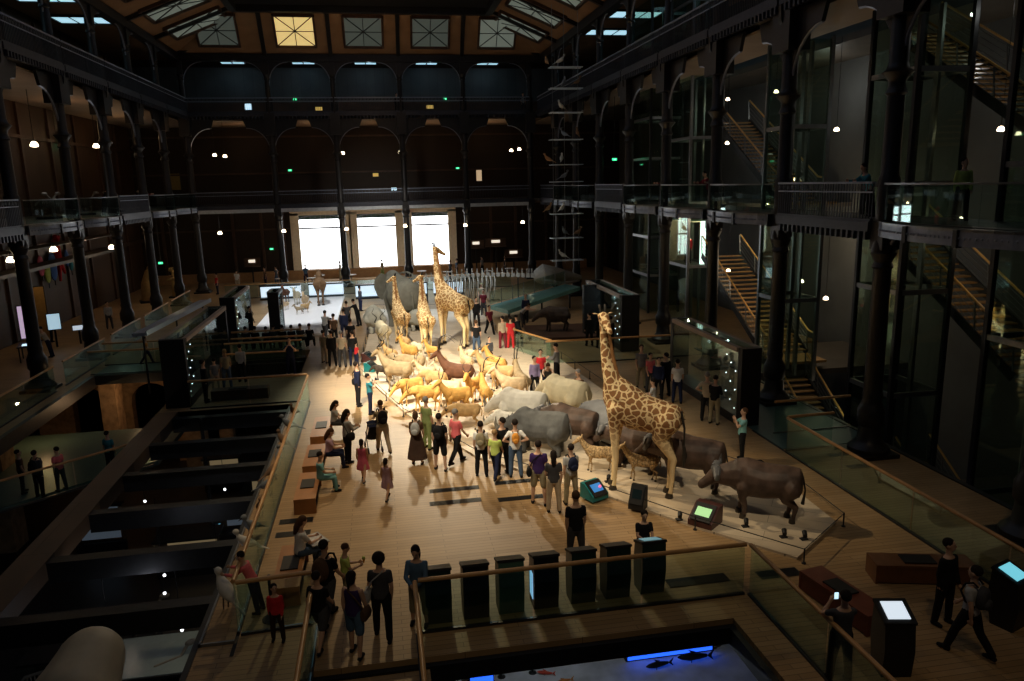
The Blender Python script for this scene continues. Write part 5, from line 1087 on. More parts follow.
# tower of glass shelves with mounted birds
r = thing('hanging_shelf_tower', 'tall hanging tower of narrow glass shelves beside the right columns', 'shelf tower', (12.4, 49.5, 2.9))
for x, y in ((-.85, 0), (.85, 0), (.15, .9)): MB().tube((x, y, -.1), (x, y, 16.4), .018, None, 6).build('hanging_rod', STEEL, r)
SHG = mat('frosted shelf glass', (.7, .78, .85), .3)
SZ = [0.2, 1.7, 3.3, 5.4, 6.5, 8.1, 9.8, 11.3, 12.6]
for z in SZ: MB().bx(-1.05, 1.1, -.42, -.18, z, z+.05).bx(-1.05, 1.1, .1, .34, z, z+.05).build('shelf', SHG, r, None, False)
def bird(pos, rz, label, c, s=1):
    b = thing('mounted_bird', label, 'bird', pos, R_(rz), 'mounted birds', s)
    if 'bird' not in AN: AN['bird'] = (organic(MB().sect([(-.28, .24, .03, .03), (-.12, .3, .1, .11), (.05, .36, .12, .14), (.16, .46, .08, .1), (.2, .56, .05, .05)]).ball((0, .2, .62), (.065, .08, .065)).path([(0, -.1, .3), (0, -.34, .18), (0, -.5, .1)], [.07, .05, .03], 8, .4), .02, 3, .5), MB().path([(0, .26, .62), (0, .36, .6)], [.022, .004], 6).mesh(), MB().tube((-.04, .05, .24), (-.04, .08, 0), .012).tube((.04, .05, .24), (.04, .08, 0), .012).mesh())
    obj('body', AN['bird'][0], c, b); obj('beak', AN['bird'][1], HORN, b); obj('legs', AN['bird'][2], HORN, b)
BC = [mat('plumage white', (.6, .58, .52), .8), mat('plumage brown', (.2, .12, .07), .8), mat('plumage grey', (.2, .22, .24), .8), mat('plumage tawny', (.4, .22, .1), .8)]
BN = ['white', 'brown', 'grey', 'tawny']
for i, z in enumerate(SZ):
    for k in range(2 if i % 3 else 1):
        j = (i*2+k*3) % 4; bird((12.4-.35+.8*k*(1 if i % 2 else -1)+.3*(i % 2), 49.2+.5*((i+k) % 2), 2.96+z), 60+i*70+k*100, '%s bird on the %s shelf from the bottom of the hanging tower%s' % (BN[j], ORD[i], ', %s side' % ('right' if (k*(1 if i % 2 else -1)) > 0 else 'left' if k else 'middle')), BC[j], 1.1)
# ---------------------------------------------------------------- lamps
def wall_lamp(pos, label, twin=False, s=1.0, grp=None, rod=1.0):
    r = thing('globe_lamp', label, 'lamp', pos, 0, grp, s)
    MB().lathe([(.02, .16), (.12, .12), (.19, 0), (.2, -.1), (.12, -.13), (.02, -.14)], 12).build('lamp_shade', LAMPM, r); MB().tube((0, 0, .14), (0, 0, .14+rod), .018).lathe([(.06, .12), (.03, .2)], 8).build('stem', IRON, r)
LT = [(45.0, 10.9), (54.3, 11.3), (63.0, 11.3)]; LB = [(40.4, 5.2), (45.5, 5.3), (54.7, 4.7), (63.5, 4.7)]
for i, (y, z) in enumerate(LT): wall_lamp((-17.8, y, z), 'glowing lamp under the left top gallery, %s from the near end' % ORD[i], rod=13.7-z-.14)
for i, (y, z) in enumerate(LB): wall_lamp((-17.8, y, z), 'glowing lamp under the left middle gallery, %s from the near end' % ORD[i], rod=6.62-z-.14)
for i, (x, z) in enumerate([(-12.8, 4.9), (-7.8, 4.9), (-2.75, 4.9), (2.1, 5.0), (7.2, 4.9), (12.2, 5.0)]): wall_lamp((x+.1, YF-.7, z), 'small glowing globe lamp at the far end ground arcade, %s from the left' % ORD[i], s=.85, rod=(6.4-z)/.85-.14)
for i, (x, z) in enumerate([(-12.9, 11.1), (-12.1, 11.0), (-2.7, 11.1), (2.05, 11.1), (11.6, 11.1), (12.3, 11.2)]): wall_lamp((x+.1, YF+.8, z), 'small glowing lamp in the far middle arcade, %s from the left' % ORD[i], s=.8, rod=(13.7-z)/.8-.14)
for i, (y, z) in enumerate([(34.6, 12.3), (39.7, 12.5), (29.5, 10.2), (39.6, 10.2), (31.5, 3.6), (29.5, 3.1), (22.2, 6.8), (20.6, 7.0), (20.9, 9.6), (40.2, 5.9), (38.9, 3.3), (32.4, 8.2)]):
    wall_lamp((19.0, y, z), 'bright lamp behind the right columns, near %s' % ['the top of the third pillar bay', 'the lift head', 'the tall glass shaft', 'the lift top door', 'the landing glass', 'the lower landing glass', 'the near gallery floor', 'the right edge gallery floor', 'the right edge below the upper stair', 'the lit lift cabin roof', 'the foot of the lit cabin', 'the leaning visitors'][i], s=.55, rod=((6.75 if z < 6.5 else 13.85 if z < 13 else 19.3)-z)/.55-.14)
lit = MB()
for i, (x, y, z, l_) in enumerate(((-7.6, 71.92, 9.9, 'over the middle gallery at the left'), (7.6, 71.92, 9.8, 'over the middle gallery at the right'), (-9.8, 71.92, 2.9, 'left of the left window'), (-6.6, 71.13, 15.95, 'in the top gallery at the left'), (6.6, 71.13, 15.95, 'in the top gallery at the right'), (-20.5, 47.5, 9.6, 'on the left gallery wall'), (-20.5, 57, 11.4, 'high on the left wall'), (22.9, 52.0, 16.4, 'under the right roof lights'), (15.6, 49, 9.7, 'beside the hanging tower'), (-16.4, 60.5, 3.0, 'beside the mounted animals at the far left'))):
    r = thing('exit_sign', 'tiny green exit light ' + l_, 'sign', (x, y, z)); MB().bx(-.15, .15, -.04, .04, -.075, .075).build('lit_box', GREENM, r, None, False); MB().bx(-.18, .18, .04, .07, -.1, .1).build('back_plate', BLACK, r)
    if y < 65: top = 6.6 if z < 6 else 13.68 if z < 13.5 else 19.3; MB().bx(-.02, .02, .04, .07, .1, top-z).build('hanging_rod', BLACK, r)
    MB().plate([(-.08, -.012), (.012, -.012), (.012, -.045), (.08, 0), (.012, .045), (.012, .012), (-.08, .012)], -.05, -.042, 'y').build('arrow', WB, r, None, False)

r = thing('stanchion', 'dark round-footed stanchion post beside the red-shirted child', 'post', (-2.5, 14.0, 0)); MB().lathe([(.2, 0), (.2, .02), (.05, .05)], 16).build('foot', BLACK, r); MB().tube((0, 0, .04), (0, 0, .95), .03).build('pole', DSTEEL, r)
struct('trim_21', MB().bx(-3.74, -3.70, 13.3, 29.4, 0.0, .06).bx(-3.74, -3.1, 13.3, 13.34, 0, .06), STEEL)
for i, (y, c, s_) in enumerate(((14.5, 0, 1.25), (16.8, 0, 1.0), (17.6, 2, 1.1), (18.9, 1, .9), (20.3, 2, 1.0), (21.4, 1, 1.0), (22.6, 2, .9), (24.0, 1, 1.0), (25.6, 2, 1.1), (27.3, 1, 1.0))):
    bird((-3.42, y, .02), 40+i*53, '%s seabird on the ledge outside the left balustrade, %s from the near end' % (BN[c], ORD[i]), BC[c], s_)

WST = mat('bright steel canopy', (.62, .68, .78), .32, .6, .05)
for (a, b, w_, l_) in (((-9.9, 32.2, 2.6), (-9.25, 41.4, 2.6), .5, 'long bright steel canopy beam left of the black slab'),):
    r = thing('canopy_beam', l_, 'beam', (a[0], a[1], 0)); A, B = Vector((0, 0, a[2])), Vector((b[0]-a[0], b[1]-a[1], b[2])); MB().beam(A, B, w_, .12).build('beam', WST, r); MB().beam(A+Vector((w_*.5+.05, 0, .03)), B+Vector((w_*.5+.05, 0, .03)), .05, .2).build('edge_strip', WST, r)
    for t in (.05, .5, .95): p = A.lerp(B, t); MB().tube((p.x, p.y, 0), (p.x, p.y, p.z-.05), .04).build('post', DSTEEL, r)

# ---------------------------------------------------------------- stairs, lifts and glass shafts on the right
GOLDR = mat('golden oak rail', (.85, .5, .16), .4, 0, .08); TREAD = mat('golden oak tread', (.42, .25, .1), .45, 0, .15)
def stair(x0, x1, ya, za, yb, zb, label):
    n = max(4, round(abs(za-zb)/.18)); r = thing('staircase', label, 'stairs', ((x0+x1)/2, yb, zb)); w_ = (x1-x0)/2; A, B = Vector((0, ya-yb, za-zb)), Vector((0, 0, 0))
    t = MB()
    for k in range(n):
        p = B.lerp(A, (k+.5)/n); t.bx(-w_+.06, w_-.06, p.y-.17, p.y+.17, p.z-.05, p.z)
    t.build('treads', TREAD, r)
    for s in (-1, 1):
        o = Vector((s*w_, 0, -.05)); MB().beam(A+o, B+o, .06, .3).build('stringer', DSTEEL, r)
        u = Vector((s*w_, 0, 1.0)); MB().path([A+u, B+u, B+u+Vector((0, -.5, -.05))], .04, 8).build('handrail', GOLDR, r)
        g = MB()
        for q in (.25, .45, .65, .85): g.tube(A+Vector((s*w_, 0, q)), B+Vector((s*w_, 0, q)), .012, None, 6)
        for k in range(5): p = B.lerp(A, k/4); g.beam(p+Vector((s*w_, 0, 0)), p+Vector((s*w_, .12, 1.0)), .04, .04)
        g.build('guard_wires', STEEL, r)
    MB().bx(-w_, w_, -1.6, -.1, -.16, -.06).build('landing', TREAD, r)
    MB().tube((-w_, -1.4, -.1), (-w_, -1.4, (-zb-5.6 if zb < 0 else -zb if zb < 6 else 7-zb)+.02), .06).build('support_post', DSTEEL, r)
stair(17.1, 19.3, 38.2, 4.3, 31.2, .35, 'main golden-railed staircase rising behind the black case at the right')
stair(17.4, 19.2, 37.6, 11.2, 31.0, 7.3, 'staircase above the right middle gallery behind the glass balcony')
stair(18.2, 20.0, 25.0, 6.2, 18.6, 2.4, 'golden lit staircase seen beneath the near right gallery')
stair(18.2, 20.0, 25.2, 13.2, 18.8, 9.4, 'topmost staircase at the upper right with warm lit treads')
stair(16.6, 18.2, 29.4, -.3, 25.4, -3.0, 'staircase descending to the lower level at the right')
stair(18.4, 19.8, 23.6, -2.2, 20.2, -4.6, 'dim yellow steps below the near right column')
GREENG = glass_mat('greenish shaft glass', (.72, .82, .74), .1)
def shaft(x0, x1, y0, y1, z0, z1, label, cab=None, step=3.5, panel=False):
    r = thing('glass_lift_shaft', label, 'lift shaft', ((x0+x1)/2, (y0+y1)/2, z0)); w_, l_, h = (x1-x0)/2, (y1-y0)/2, z1-z0
    for x in (-w_, w_):
        for y in (-l_, l_): MB().bx(x-.07, x+.07, y-.07, y+.07, 0, h).build('corner_post', STEEL if panel else DSTEEL, r)
    b = MB(); z = step
    while z < h:
        for x in (-w_, w_): b.bx(x-.05, x+.05, -l_, l_, z-.08, z+.08)
        for y in (-l_, l_): b.bx(-w_, w_, y-.05, y+.05, z-.08, z+.08)
        z += step
    objs('ring_beam', b.mesh(), STEEL, r)
    MB().bx(-w_-.01, -w_+.01, -l_+.07, l_-.07, .1, h-.1).build('glass_side', GREENG, r, None, False); MB().bx(-w_+.07, w_-.07, -l_-.01, -l_+.01, .1, h-.1).build('glass_side', GREENG, r, None, False)
    MB().bx(w_-.3, w_-.2, -.1, .1, 0, h).build('guide_rail', STEEL, r)
    if cab:
        c = MB().bx(-w_+.15, w_-.35, -l_+.15, l_-.15, cab-z0, cab-z0+.15).bx(-w_+.15, w_-.35, -l_+.15, l_-.15, cab-z0+2.6, cab-z0+2.7); c.build('cabin', STEEL, r)
        MB().bx(-w_+.2, w_-.4, l_-.2, l_-.16, cab-z0+.15, cab-z0+2.6).build('cabin_wall', mat('warm cabin wall', (.55, .45, .33), .5), r)
        MB().bx(-.05, .25, -l_+.18, -l_+.24, cab-z0+.2, cab-z0+2.6).build('light_column', WHITEL, r, None, False); MB().bx(-w_+.4, w_-.6, -l_+.4, l_-.4, cab-z0+2.55, cab-z0+2.6).build('ceiling_light', emit_mat('warm cabin light', (1, .7, .4), 1.5), r, None, False)
    return r
shaft(16.9, 18.6, 36.4+3.2, 43.0, 0, 18.9, 'glass lift shaft with a brightly lit cabin at the right', 3.4, 3.5, True)
shaft(16.6, 18.6, 45.0, 48.4, 0, 18.9, 'greenish glass shaft left of the lit lift', None, 2.4)
shaft(15.9, 17.4, 27.6, 29.6, 0, 13.5, 'tall steel framed glass shaft behind the third visible column', None, 3.4, True)
shaft(16.2, 18.0, 21.2, 23.4, -5.6, 13.5, 'dark steel framed glass shaft left of the nearest big column', None, 3.4)
shaft(16.6, 20.2, 13.6, 18.0, -5.6, 13.5, 'large glass shaft with pale double doors at the right edge', None, 4.7)
def doors(pos, label, rz=0):
    r = thing('glazed_double_doors', label, 'door', pos, R_(rz)); f = MB(); PF_ = mat('pale door frame', (.33, .33, .28), .5)
    for x in (-.9, -.03, .8): f.bx(x, x+.1, -.05, .05, 0, 2.5)
    f.bx(-.9, .9, -.05, .05, 2.4, 2.55).bx(-.9, .9, -.05, .05, 0, .12).bx(-.9, .9, -.04, .04, 1.1, 1.2); f.build('frame', PF_, r); MB().bx(-.85, .85, -.01, .01, .1, 2.4).build('pane', GREENG, r, None, False); MB().bx(-.12, -.09, -.1, -.06, 1.0, 1.4).build('handle', STEEL, r)
doors((20.6, 20.0, -1.9), 'pale framed glazed double doors at the lower right', 60); doors((20.5, 37.5, 7.0), 'pale double doors on the middle gallery behind the glass balcony', 70); doors((20.4, 16.5, -5.6), 'dim glazed doors on the lowest level at the right', 60)
struct('floor_landing_right', MB().bx(15.4, 23.4, 18.0, 21.0, -2.1, -1.9).bx(15.4, 23.4, 29.6, 34.6, -.35, -.1).bx(19.3, 23.4, 34.6, 46, 6.8, 7.0).bx(20.1, 23.4, 14, 46, 13.9, 14.2), DECK)
for x, y, z, e in ((21.6, 33.2, 5.6, 75), (18.3, 32.0, 3.6, 60), (18.2, 36.5, 6.0, 40), (18.6, 20.5, 6.3, 14), (18.9, 20.0, 13.2, 16), (21.0, 24.5, 11.0, 20), (21.5, 34.5, 12.4, 45), (17.5, 26.0, -.7, 10), (20.6, 43.8, 9.6, 30)):
    lamp('POINT', (x, y, z), (x, y, 0), e*1.1, (1.0, .8, .52) if z < 8 else (.85, .85, .78), .06)
lamp('POINT', (17.6, 41.0, 5.2), (0, 0, 0), 30, (1, .85, .7), .06)
person((17.5, 41.0), 160, 'standL', 1.7, 'red', 'black', 'person in red riding in the lit lift cabin', z=3.55, eyes=False); person((17.8, 42.0), 90, 'stand', 1.7, 'black', 'dgrey', 'dark person riding in the lit lift cabin', z=3.55, eyes=False)
# ---------------------------------------------------------------- left side: screens, banners, specimens, wall figures
def panel(pos, rz, w_, h, m, label, name='display_screen', cat='screen', frame=BLACK):
    r = thing(name, label, cat, pos, R_(rz)); MB().bx(-w_/2-.05, w_/2+.05, -.04, .04, -.05, h+.05).build('frame', frame, r); MB().bx(-w_/2, w_/2, -.06, -.045, 0, h).build('face', m, r, None, False); MB().bx(-.05, .05, -.02, .1, -pos[2] if pos[2] < 3 else 0, .1).build('stand', BLACK, r); return r
panel((-18.6, 42.6, .9), 24, .45, 1.7, emit_mat('pink white screen', (.8, .6, .85), .5), 'tall glowing pink and white screen behind the left columns')
panel((-17.9, 44.4, 1.0), 24, .6, .85, emit_mat('pale cyan screen', (.55, .8, .95), .6), 'square pale cyan screen between the two left columns'); panel((-16.9, 45.0, .8), 24, .6, .25, emit_mat('soft white screen', (.6, .7, .8), .7), 'low glowing strip screen beside the square cyan one')
panel((-19.3, 45.8, .2), 24, 1.0, 3.0, mat('ochre banner', (.36, .2, .05), .7), 'tall ochre banner next to the tall pink screen', 'banner', 'banner')
t = thing('table', 'dark table with a glowing white tabletop light at the left', 'table', (-17.9, 41.2, 0), .3); MB().bx(-.5, .5, -.7, .7, .76, .82).build('tabletop', BLACK, t); MB().bx(-.3, .1, -.4, .1, .82, .84).build('lit_panel', SCRM, t, None, False)
for x in (-.42, .42):
    for y in (-.6, .6): MB().bx(x-.03, x+.03, y-.03, y+.03, 0, .76).build('leg', DSTEEL, t)
MURAL = [(43, 266, .55, .85, 'pink'), (49.5, 272, .5, .95, 'lime'), (55, 266, .75, 1.25, 'blueish'), (68.5, 258, .4, .75, 'blueish'), (73, 265, .35, .5, 'teal')]
CC['blueish'] = (.06, .13, .35)
for (x_, y_, a, b, c_), q_ in zip(MURAL, [(-20.60,50.77,3.94), (-20.60,51.56,3.48), (-20.60,52.50,3.77), (-20.60,54.80,4.07), (-20.60,55.38,3.54)]):
    px_, py_ = q_[1:]
    r = thing('wall_balloon', '%s oval shape on the left wall, %s' % ({'pink': 'pink', 'lime': 'pale green', 'blueish': 'large blue' if a > .6 else 'small deep blue', 'teal': 'small blue green'}[c_], {43: 'leftmost', 49.5: 'second and lowest', 55: 'in the middle', 68.5: 'right of the red figure', 73: 'rightmost'}[x_]), 'wall decoration', (-20.72, px_, py_))
    MB().ball((0, 0, 0), (.12, a*.75, b*.75), 14, 10).build('shell', cl(c_), r); MB().tube((0, 0, -b*.75-.3), (0, 0, -b*.75+.05), .03).build('string', BLACK, r)
q_ = (-20.50,53.45,4.06); r = thing('wall_figure', 'red human silhouette figure between the ovals on the left wall', 'wall decoration', (-20.7, q_[1], q_[2]))
MB().chain([(0, 0, .2), (0, 0, 1.0)], [.22, .2]).ball((0, 0, 1.45), .2).chain([(0, 0, .95), (0, .6, 1.5)], [.12, .07]).chain([(0, 0, .95), (0, -.6, 1.3)], [.12, .07]).chain([(0, 0, .2), (0, .7, -.9)], [.16, .08]).chain([(0, 0, .2), (0, -.15, -1.3)], [.16, .08]).build('figure', cl('red'), r)
struct('trim_20', MB().bx(-20.6, -19.4, 30, 62, 4.0, 4.2).bx(-20.6, -19.3, 30, 62, 5.2, 5.25), DECK)
def specimen(pos, label, kind='skel', s=1.0, m=BONE, z=0):
    r = thing('mounted_specimen', label, 'specimen', (*pos, z), random.random()*6, None, s); MB().bx(-.5, .5, -.4, .4, 0, .12).build('base', BLACK, r); k = MB()
    if kind == 'skel':
        for i in range(7): k.path([(-.35+.1*i, 0, 1.1), (-.35+.1*i, .18, .9), (-.35+.1*i, .1, .65)], .02, 5).path([(-.35+.1*i, 0, 1.1), (-.35+.1*i, -.18, .9), (-.35+.1*i, -.1, .65)], .02, 5)
        k.path([(-.7, 0, .8), (-.4, 0, 1.1), (.35, 0, 1.1), (.6, 0, 1.4)], .05, 6).ball((.7, 0, 1.45), (.18, .09, .1)).chain([(.3, .1, 1.0), (.3, .1, .12)], [.04, .03]).chain([(.3, -.1, 1.0), (.3, -.1, .12)], [.04, .03]).chain([(-.35, .1, 1.0), (-.35, .1, .12)], [.04, .03]).chain([(-.35, -.1, 1.0), (-.35, -.1, .12)], [.04, .03])
    else:
        k.chain([(0, 0, .12), (0, 0, 1.0), (.1, 0, 1.6)], [.42, .36, .22]); k.ball((.25, 0, 1.85), (.24, .16, .18)); k.chain([(.1, .2, 1.3), (.5, .25, 1.2)], [.12, .07]).chain([(.1, -.2, 1.3), (.5, -.25, 1.2)], [.12, .07])
    k.build('specimen_body', m, r); return r
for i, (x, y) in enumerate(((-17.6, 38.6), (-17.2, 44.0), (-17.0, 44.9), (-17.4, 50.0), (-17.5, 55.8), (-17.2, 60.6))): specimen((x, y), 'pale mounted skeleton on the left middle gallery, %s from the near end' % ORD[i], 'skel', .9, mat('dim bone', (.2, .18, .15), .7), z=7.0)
for i, (x, y, s) in enumerate(((-17.6, 61.0, 1.4), (-16.0, 63.0, 1.2))): specimen((x, y), ['tall tawny mounted bear in the far left corner', 'smaller tawny mounted bear beside the tall one'][i], 'bear', s, hide('tawny fur', (.28, .19, .08)))
lamp('POINT', (-15.6, 60.3, 3.6), (0, 0, 0), 40, (1, .75, .4), .06); lamp('POINT', (-17.2, 44.5, 9.3), (0, 0, 0), 14, (.8, .9, 1), .05); lamp('POINT', (-18.0, 45, 4.4), (0, 0, 0), 24, (1, .72, .42), .06); lamp('POINT', (-18.5, 56, 5.0), (0, 0, 0), 26, (1, .6, .35), .06); lamp('POINT', (-18.0, 38, 5.0), (0, 0, 0), 16, (1, .72, .42), .06)
for y in (40, 50, 60): lamp('POINT', (-18, y, 12.3), (0, 0, 0), 30, (1, .6, .3), .06)
for x in (-11, -5.5, 0, 5.2, 10.3): lamp('POINT', (x, 68.6, 12.6), (0, 0, 0), 16, (1, .58, .28), .06); lamp('POINT', (x, 68.6, 5.8), (0, 0, 0), 7, (1, .6, .35), .06); lamp('POINT', (x, 68.0, 18.0), (0, 0, 0), 12, (.6, .8, 1), .06)
for y in (34, 46, 57): lamp('POINT', (0, y, 16.2), (0, 0, 0), 70, (1, .62, .32), .06)  # unseen points added in mid-air to lift the brown coves
# far galleries: small screens, cases and lit shop shelves
for x, z, w1, h1, c_, l_ in ((-10.6, 15.1, .55, .5, SCRM, 'small white blue screen in the far top gallery at the left'), (-4.6, 15.0, .6, .3, emit_mat('amber label', (.6, .4, .1), .7), 'small amber lit panel in the far top gallery'), (5.2, 15.1, .6, .3, emit_mat('amber label', (.6, .4, .1), .7), 'amber lit panel in the far top gallery at the right'),
      (1.6, 7.9, .5, .25, SCRM, 'small cyan screen in the far middle gallery'), (0.0, 9.2, .5, .3, emit_mat('amber label', (.6, .4, .1), .7), 'small amber lit panel in the far middle gallery'), (9.6, 8.6, .5, 1.0, emit_mat('warm case', (.7, .5, .3), .6), 'warm lit case in the far middle gallery at the right'), (-17.5, 8.4, .9, 1.4, mat('ochre panel', (.3, .22, .06), .6), 'ochre panel in the far left corner of the middle gallery')):
    panel((x, 71.95 if z < 14 else 71.15, z), 0, w1, h1, c_, l_)
for x, z, w1, l_ in ((9.0, 2.6, .8, 'lit shop shelf left of the far right arch'), (10.9, 2.7, 1.0, 'lit shop shelf in the far right arch'), (12.6, 1.6, .9, 'lit counter in the far right corner'), (-11.5, 1.7, .7, 'lit white pillar case in the far left aisle')):
    r = thing('lit_shelf', l_, 'shelf', (x, 71.0, z-.3)); MB().bx(-w1, w1, -.2, .3, 0, .06).bx(-w1, w1, .2, .3, 0, .8).build('shelf_board', DWOOD, r); MB().bx(-w1*.4, w1*.4, .05, .15, .4, .65).build('light_bar', emit_mat('soft warm bar', (.9, .8, .65), 1.0), r, None, False); MB().bx(-.05, .05, .0, .2, -z+.3, 0).build('leg', BLACK, r)
for i, (x, y) in enumerate(((-8.6, 66.8), (-5.4, 68), (-2.6, 67.4), (3.6, 68), (5.8, 66.6), (9.4, 65.9), (11.5, 67.2), (-5.9, 66.2))):
    r = thing('cafe_table', 'small white far aisle table, %s' % ['left of the left window', 'below the left window', 'between the left and middle windows', 'below the right window', 'at the foot of the right window', 'right of the right window', 'before the lit shop', 'in front of the left window, nearest the rail'][i], 'table', (x, y, 0))
    MB().lathe([(.45, .72), (.46, .75), (.02, .76)], 16).build('tabletop', cl('white'), r); MB().lathe([(.25, 0), (.22, .03), (.04, .05), (.035, .72)], 12).build('pedestal', STEEL, r)
# ---------------------------------------------------------------- lower level
aw = MB(); X0 = -16.4
def arch_wall(x0, x1, y, z0, z1, spans):
    m = MB(); xs = x0
    for a, b, zt in spans:
        m.bx(xs, a, y, y+.6, z0, z1); c = (a+b)/2; r = (b-a)/2
        P = [(a, zt-r)] + [(c-r*math.cos(k*math.pi/10), zt-r+r*math.sin(k*math.pi/10)) for k in range(11)] + [(b, z1), (a, z1)]
        m.plate(P[1:], y, y+.6, 'y'); xs = b
    m.bx(xs, x1, y, y+.6, z0, z1); return m
struct('wall_arcade', arch_wall(-17.5, -8.2, 39.9, -5.6, -.42, [(-15.8, -14.2, -1.4), (-13.0, -11.0, -1.3), (-10.0, -8.9, -1.6)]), BRICK)
struct('wall_pier', MB().bx(-15.9, -14.9, 30.5, 31.6, -5.6, -.4).bx(-13.4, -12.7, 36.9, 37.9, -5.6, -.42).bx(-9.9, -9.0, 37, 38, -5.6, -.42).bx(-16.5, -13.6, 23, 24, -5.6, -.42), BRICK)
def low_case(x, y, w_, l_, h, label, lit=None, z=-5.6):
    r = thing('low_display_case', label, 'display case', (x, y, z)); MB().bx(-w_, w_, -l_, l_, 0, .5).build('case_base', BLACK, r); MB().bx(-w_, w_, -l_, l_, .5, h).build('glass_box', GLASSC, r, None, False); MB().bx(-w_-.05, w_+.05, -l_-.05, l_+.05, h, h+.08).build('case_top', DSTEEL, r)
    if lit: MB().bx(-w_*.8, w_*.8, l_*.7, l_*.75, .6, h-.1).build('lit_back', lit, r, None, False)
    return r
DIMB = emit_mat('dim blue white panel', (.5, .6, .75), .06); DIMW = emit_mat('dim warm panel', (.6, .42, .22), .2)
low_case(-11.4, 29.6, .9, .1, 2.0, 'dim blue white panel case under the beams at the left', DIMB); low_case(-7.6, 27.5, 1.1, .5, 1.4, 'dim case with warm light below the second beam', DIMW); low_case(-5.4, 33.0, 1.1, .5, 1.5, 'warm lit case below the first beam', DIMW)
low_case(-7.9, 35.4, .8, .4, 1.6, 'warm lit case farthest under the deck', DIMW); low_case(-6.0, 29.5, .9, .4, 1.3, 'pale lit case under the third beam', DIMB); low_case(-9.5, 21.2, 1.0, .6, 1.1, 'dark case with pale bones below the fifth beam')
panel((-6.9, 28.3, -4.6), 30, .5, .35, emit_mat('cyan lower screen', (.2, .6, .8), 1.2), 'small cyan screen glowing under the fourth beam gap')
for i, (x, y) in enumerate(((-8.0, 23.2), (-8.6, 21.5), (-9.9, 20.4), (-6.5, 20.2), (-8.4, 18.2))):
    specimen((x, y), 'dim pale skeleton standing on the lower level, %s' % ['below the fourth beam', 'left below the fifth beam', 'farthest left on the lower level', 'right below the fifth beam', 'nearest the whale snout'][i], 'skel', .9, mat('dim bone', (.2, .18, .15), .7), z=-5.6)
for i, (x, y, z) in enumerate(((-6.9, 22.0, -2.2), (-6.7, 21.4, -2.6), (-6.6, 20.9, -2.9), (-5.8, 25.9, -1.9), (-5.4, 22.3, -2.5), (-5.6, 18.7, -2.8), (-6.9, 17.6, -3.2), (-8.2, 25.2, -1.8), (-6.0, 30.0, -1.5), (-7.6, 31, -1.4))):
    r = thing('pendant_spot', 'tiny white pendant light in the dark under the beams, %s' % ['upper of a string of three', 'middle of a string of three', 'lowest of a string of three', 'below the third beam', 'right below the fourth beam', 'right of the fifth beam', 'nearest the whale snout', 'left below the third beam', 'below the first beam', 'farthest under the deck'][i], 'lamp', (x, y, z))
    MB().ball((0, 0, 0), .045, 8, 6).build('bulb', WHITEL, r); MB().tube((0, 0, .03), (0, 0, -z-.45), .01, None, 5).build('cord', BLACK, r)
sn = thing('whale_model', 'rounded pale whale snout rising from the lower left pit', 'whale', (-5.6, 12.9, -5.6))
obj('body', organic(MB().chain([(.1, .2, 5.75), (0, -.4, 5.4), (-.1, -1.3, 4.6), (-.3, -2.6, 3.2)], [.58, .74, .95, 1.2]), .07, 6, .6), mat('pale whale skin', (.6, .5, .34), .55, 0, .12, 2), sn)
MB().chain([(.55, .1, 5.3), (.1, .7, 5.35), (-.45, .2, 5.3)], [.04, .05, .04]).build('mouth_line', HORN, sn); MB().tube((-.2, -1.6, 0), (-.2, -1.6, 3.2), .12).build('support_post', DSTEEL, sn)
lc_ = low_case(-6.6, 20.6, 1.5, 1.0, .9, 'pale blue glass topped case at the lower left corner'); MB().bx(-1.5, 1.5, -1.0, 1.0, .98, 1.0).build('pale_top', mat('pale glass top', (.25, .32, .33), .2, 0, .05), lc_)
sh = MB().bx(1.4, 9.8, 14.0, 21.5, -5.58, -5.4).build('display_platform', mat('frosted grey sheet', (.5, .54, .6), .6, 0, .25, 1.4)); tag(sh, 'pale frosted display floor seen through the front opening', 'platform')
bt = thing('blue_tank', 'glowing blue tank on the lower level seen through the front opening', 'tank', (7.7, 18.9, -5.4)); MB().bx(-1.35, 1.35, -.3, .3, 0, .6).build('tank_body', BLACK, bt); MB().bx(-1.3, 1.3, -.33, -.31, .06, .55).build('lit_face', BLUEM, bt, None, False); MB().bx(-1.3, 1.3, -.28, .28, .6, .62).build('lit_top', BLUEM, bt, None, False)
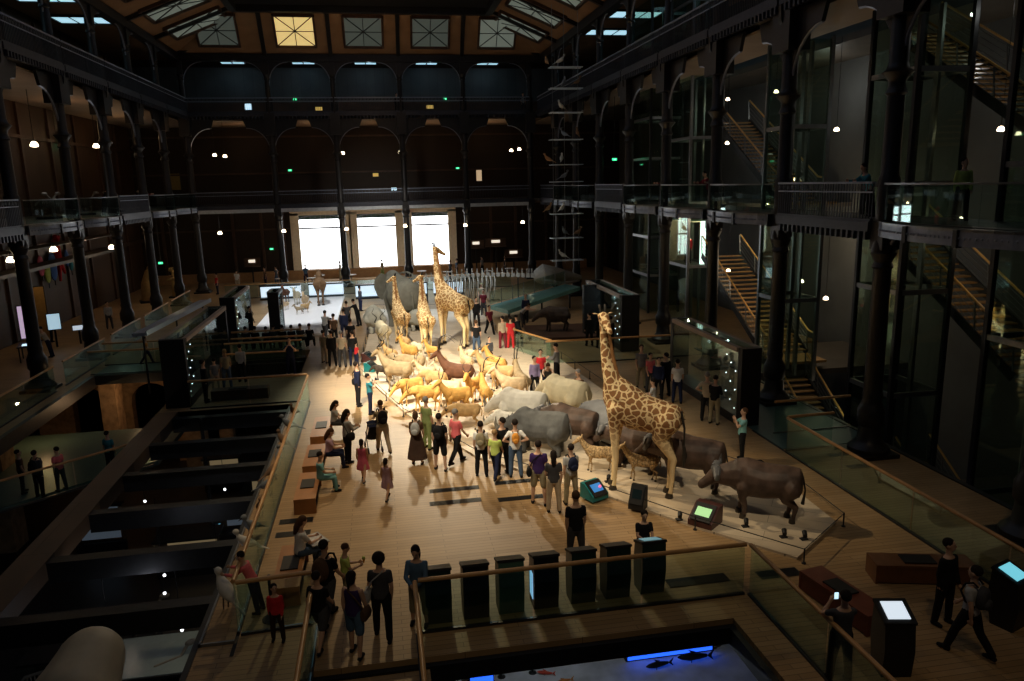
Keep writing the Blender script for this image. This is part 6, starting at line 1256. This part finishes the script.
def fish(pos, rz, s, m, label):
    r = thing('fish_model', label, 'fish', pos, R_(rz), None, s); MB().sect([(-.45, .2, .02, .05), (-.25, .2, .05, .09), (.05, .2, .08, .13), (.3, .2, .05, .08), (.42, .2, .01, .02)], 10).build('body', m, r); MB().plate([(-.45, .2), (-.65, .36), (-.58, .2), (-.65, .04)], -.012, .012, 'x').build('tail_fin', m, r); MB().plate([(0, .3), (.12, .42), (-.12, .34)], -.01, .01, 'x').build('dorsal_fin', m, r); MB().tube((0, 0, 0), (0, 0, .2), .012).build('support_rod', DSTEEL, r)
fish((3.9, 18.5, -5.4), 70, .5, mat('red fish', (.5, .06, .03), .4), 'red fish model on the frosted display floor'); fish((4.3, 18.0, -5.4), 100, .55, mat('orange fish', (.5, .2, .05), .4), 'orange fish model beside the red one')
fish((8.2, 18.2, -5.4), 85, 1.0, BLACK, 'dark fish model in front of the blue tank, right'); fish((7.1, 18.1, -5.4), 95, .8, BLACK, 'dark fish model in front of the blue tank, left')
for i, x in enumerate((2.7, 3.6)):
    r = thing('glass_globe_stand', 'small round glass globe on a stand in the front pit, %s' % ['left', 'right'][i], 'globe', (x, 18.7, -5.4)); MB().ball((0, 0, .3), .14).build('globe', GLASSC, r); MB().lathe([(.12, 0), (.02, .03), (.02, .16)], 10).build('stand', DSTEEL, r)

lamp('POINT', (11.95, 37.5, 2.3), (0, 0, 0), 12, (.8, .95, 1), .05); lamp('POINT', (-8.1, 34, 2.3), (0, 0, 0), 6, (1, .85, .6), .05); lamp('POINT', (12.0, 26, 2.3), (0, 0, 0), 3, (.9, .95, 1), .05)  # unseen points added to brighten the insides of the showcases
b2 = thing('blue_tank', 'small blue glowing strip tank at the left of the front opening', 'tank', (2.1, 18.6, -5.4)); MB().bx(-.35, .35, -.2, .2, 0, .4).build('tank_body', BLACK, b2); MB().bx(-.32, .32, -.22, -.2, .05, .35).build('lit_face', BLUEM, b2, None, False); MB().bx(-.32, .32, -.18, .18, .4, .42).build('lit_top', BLUEM, b2, None, False)
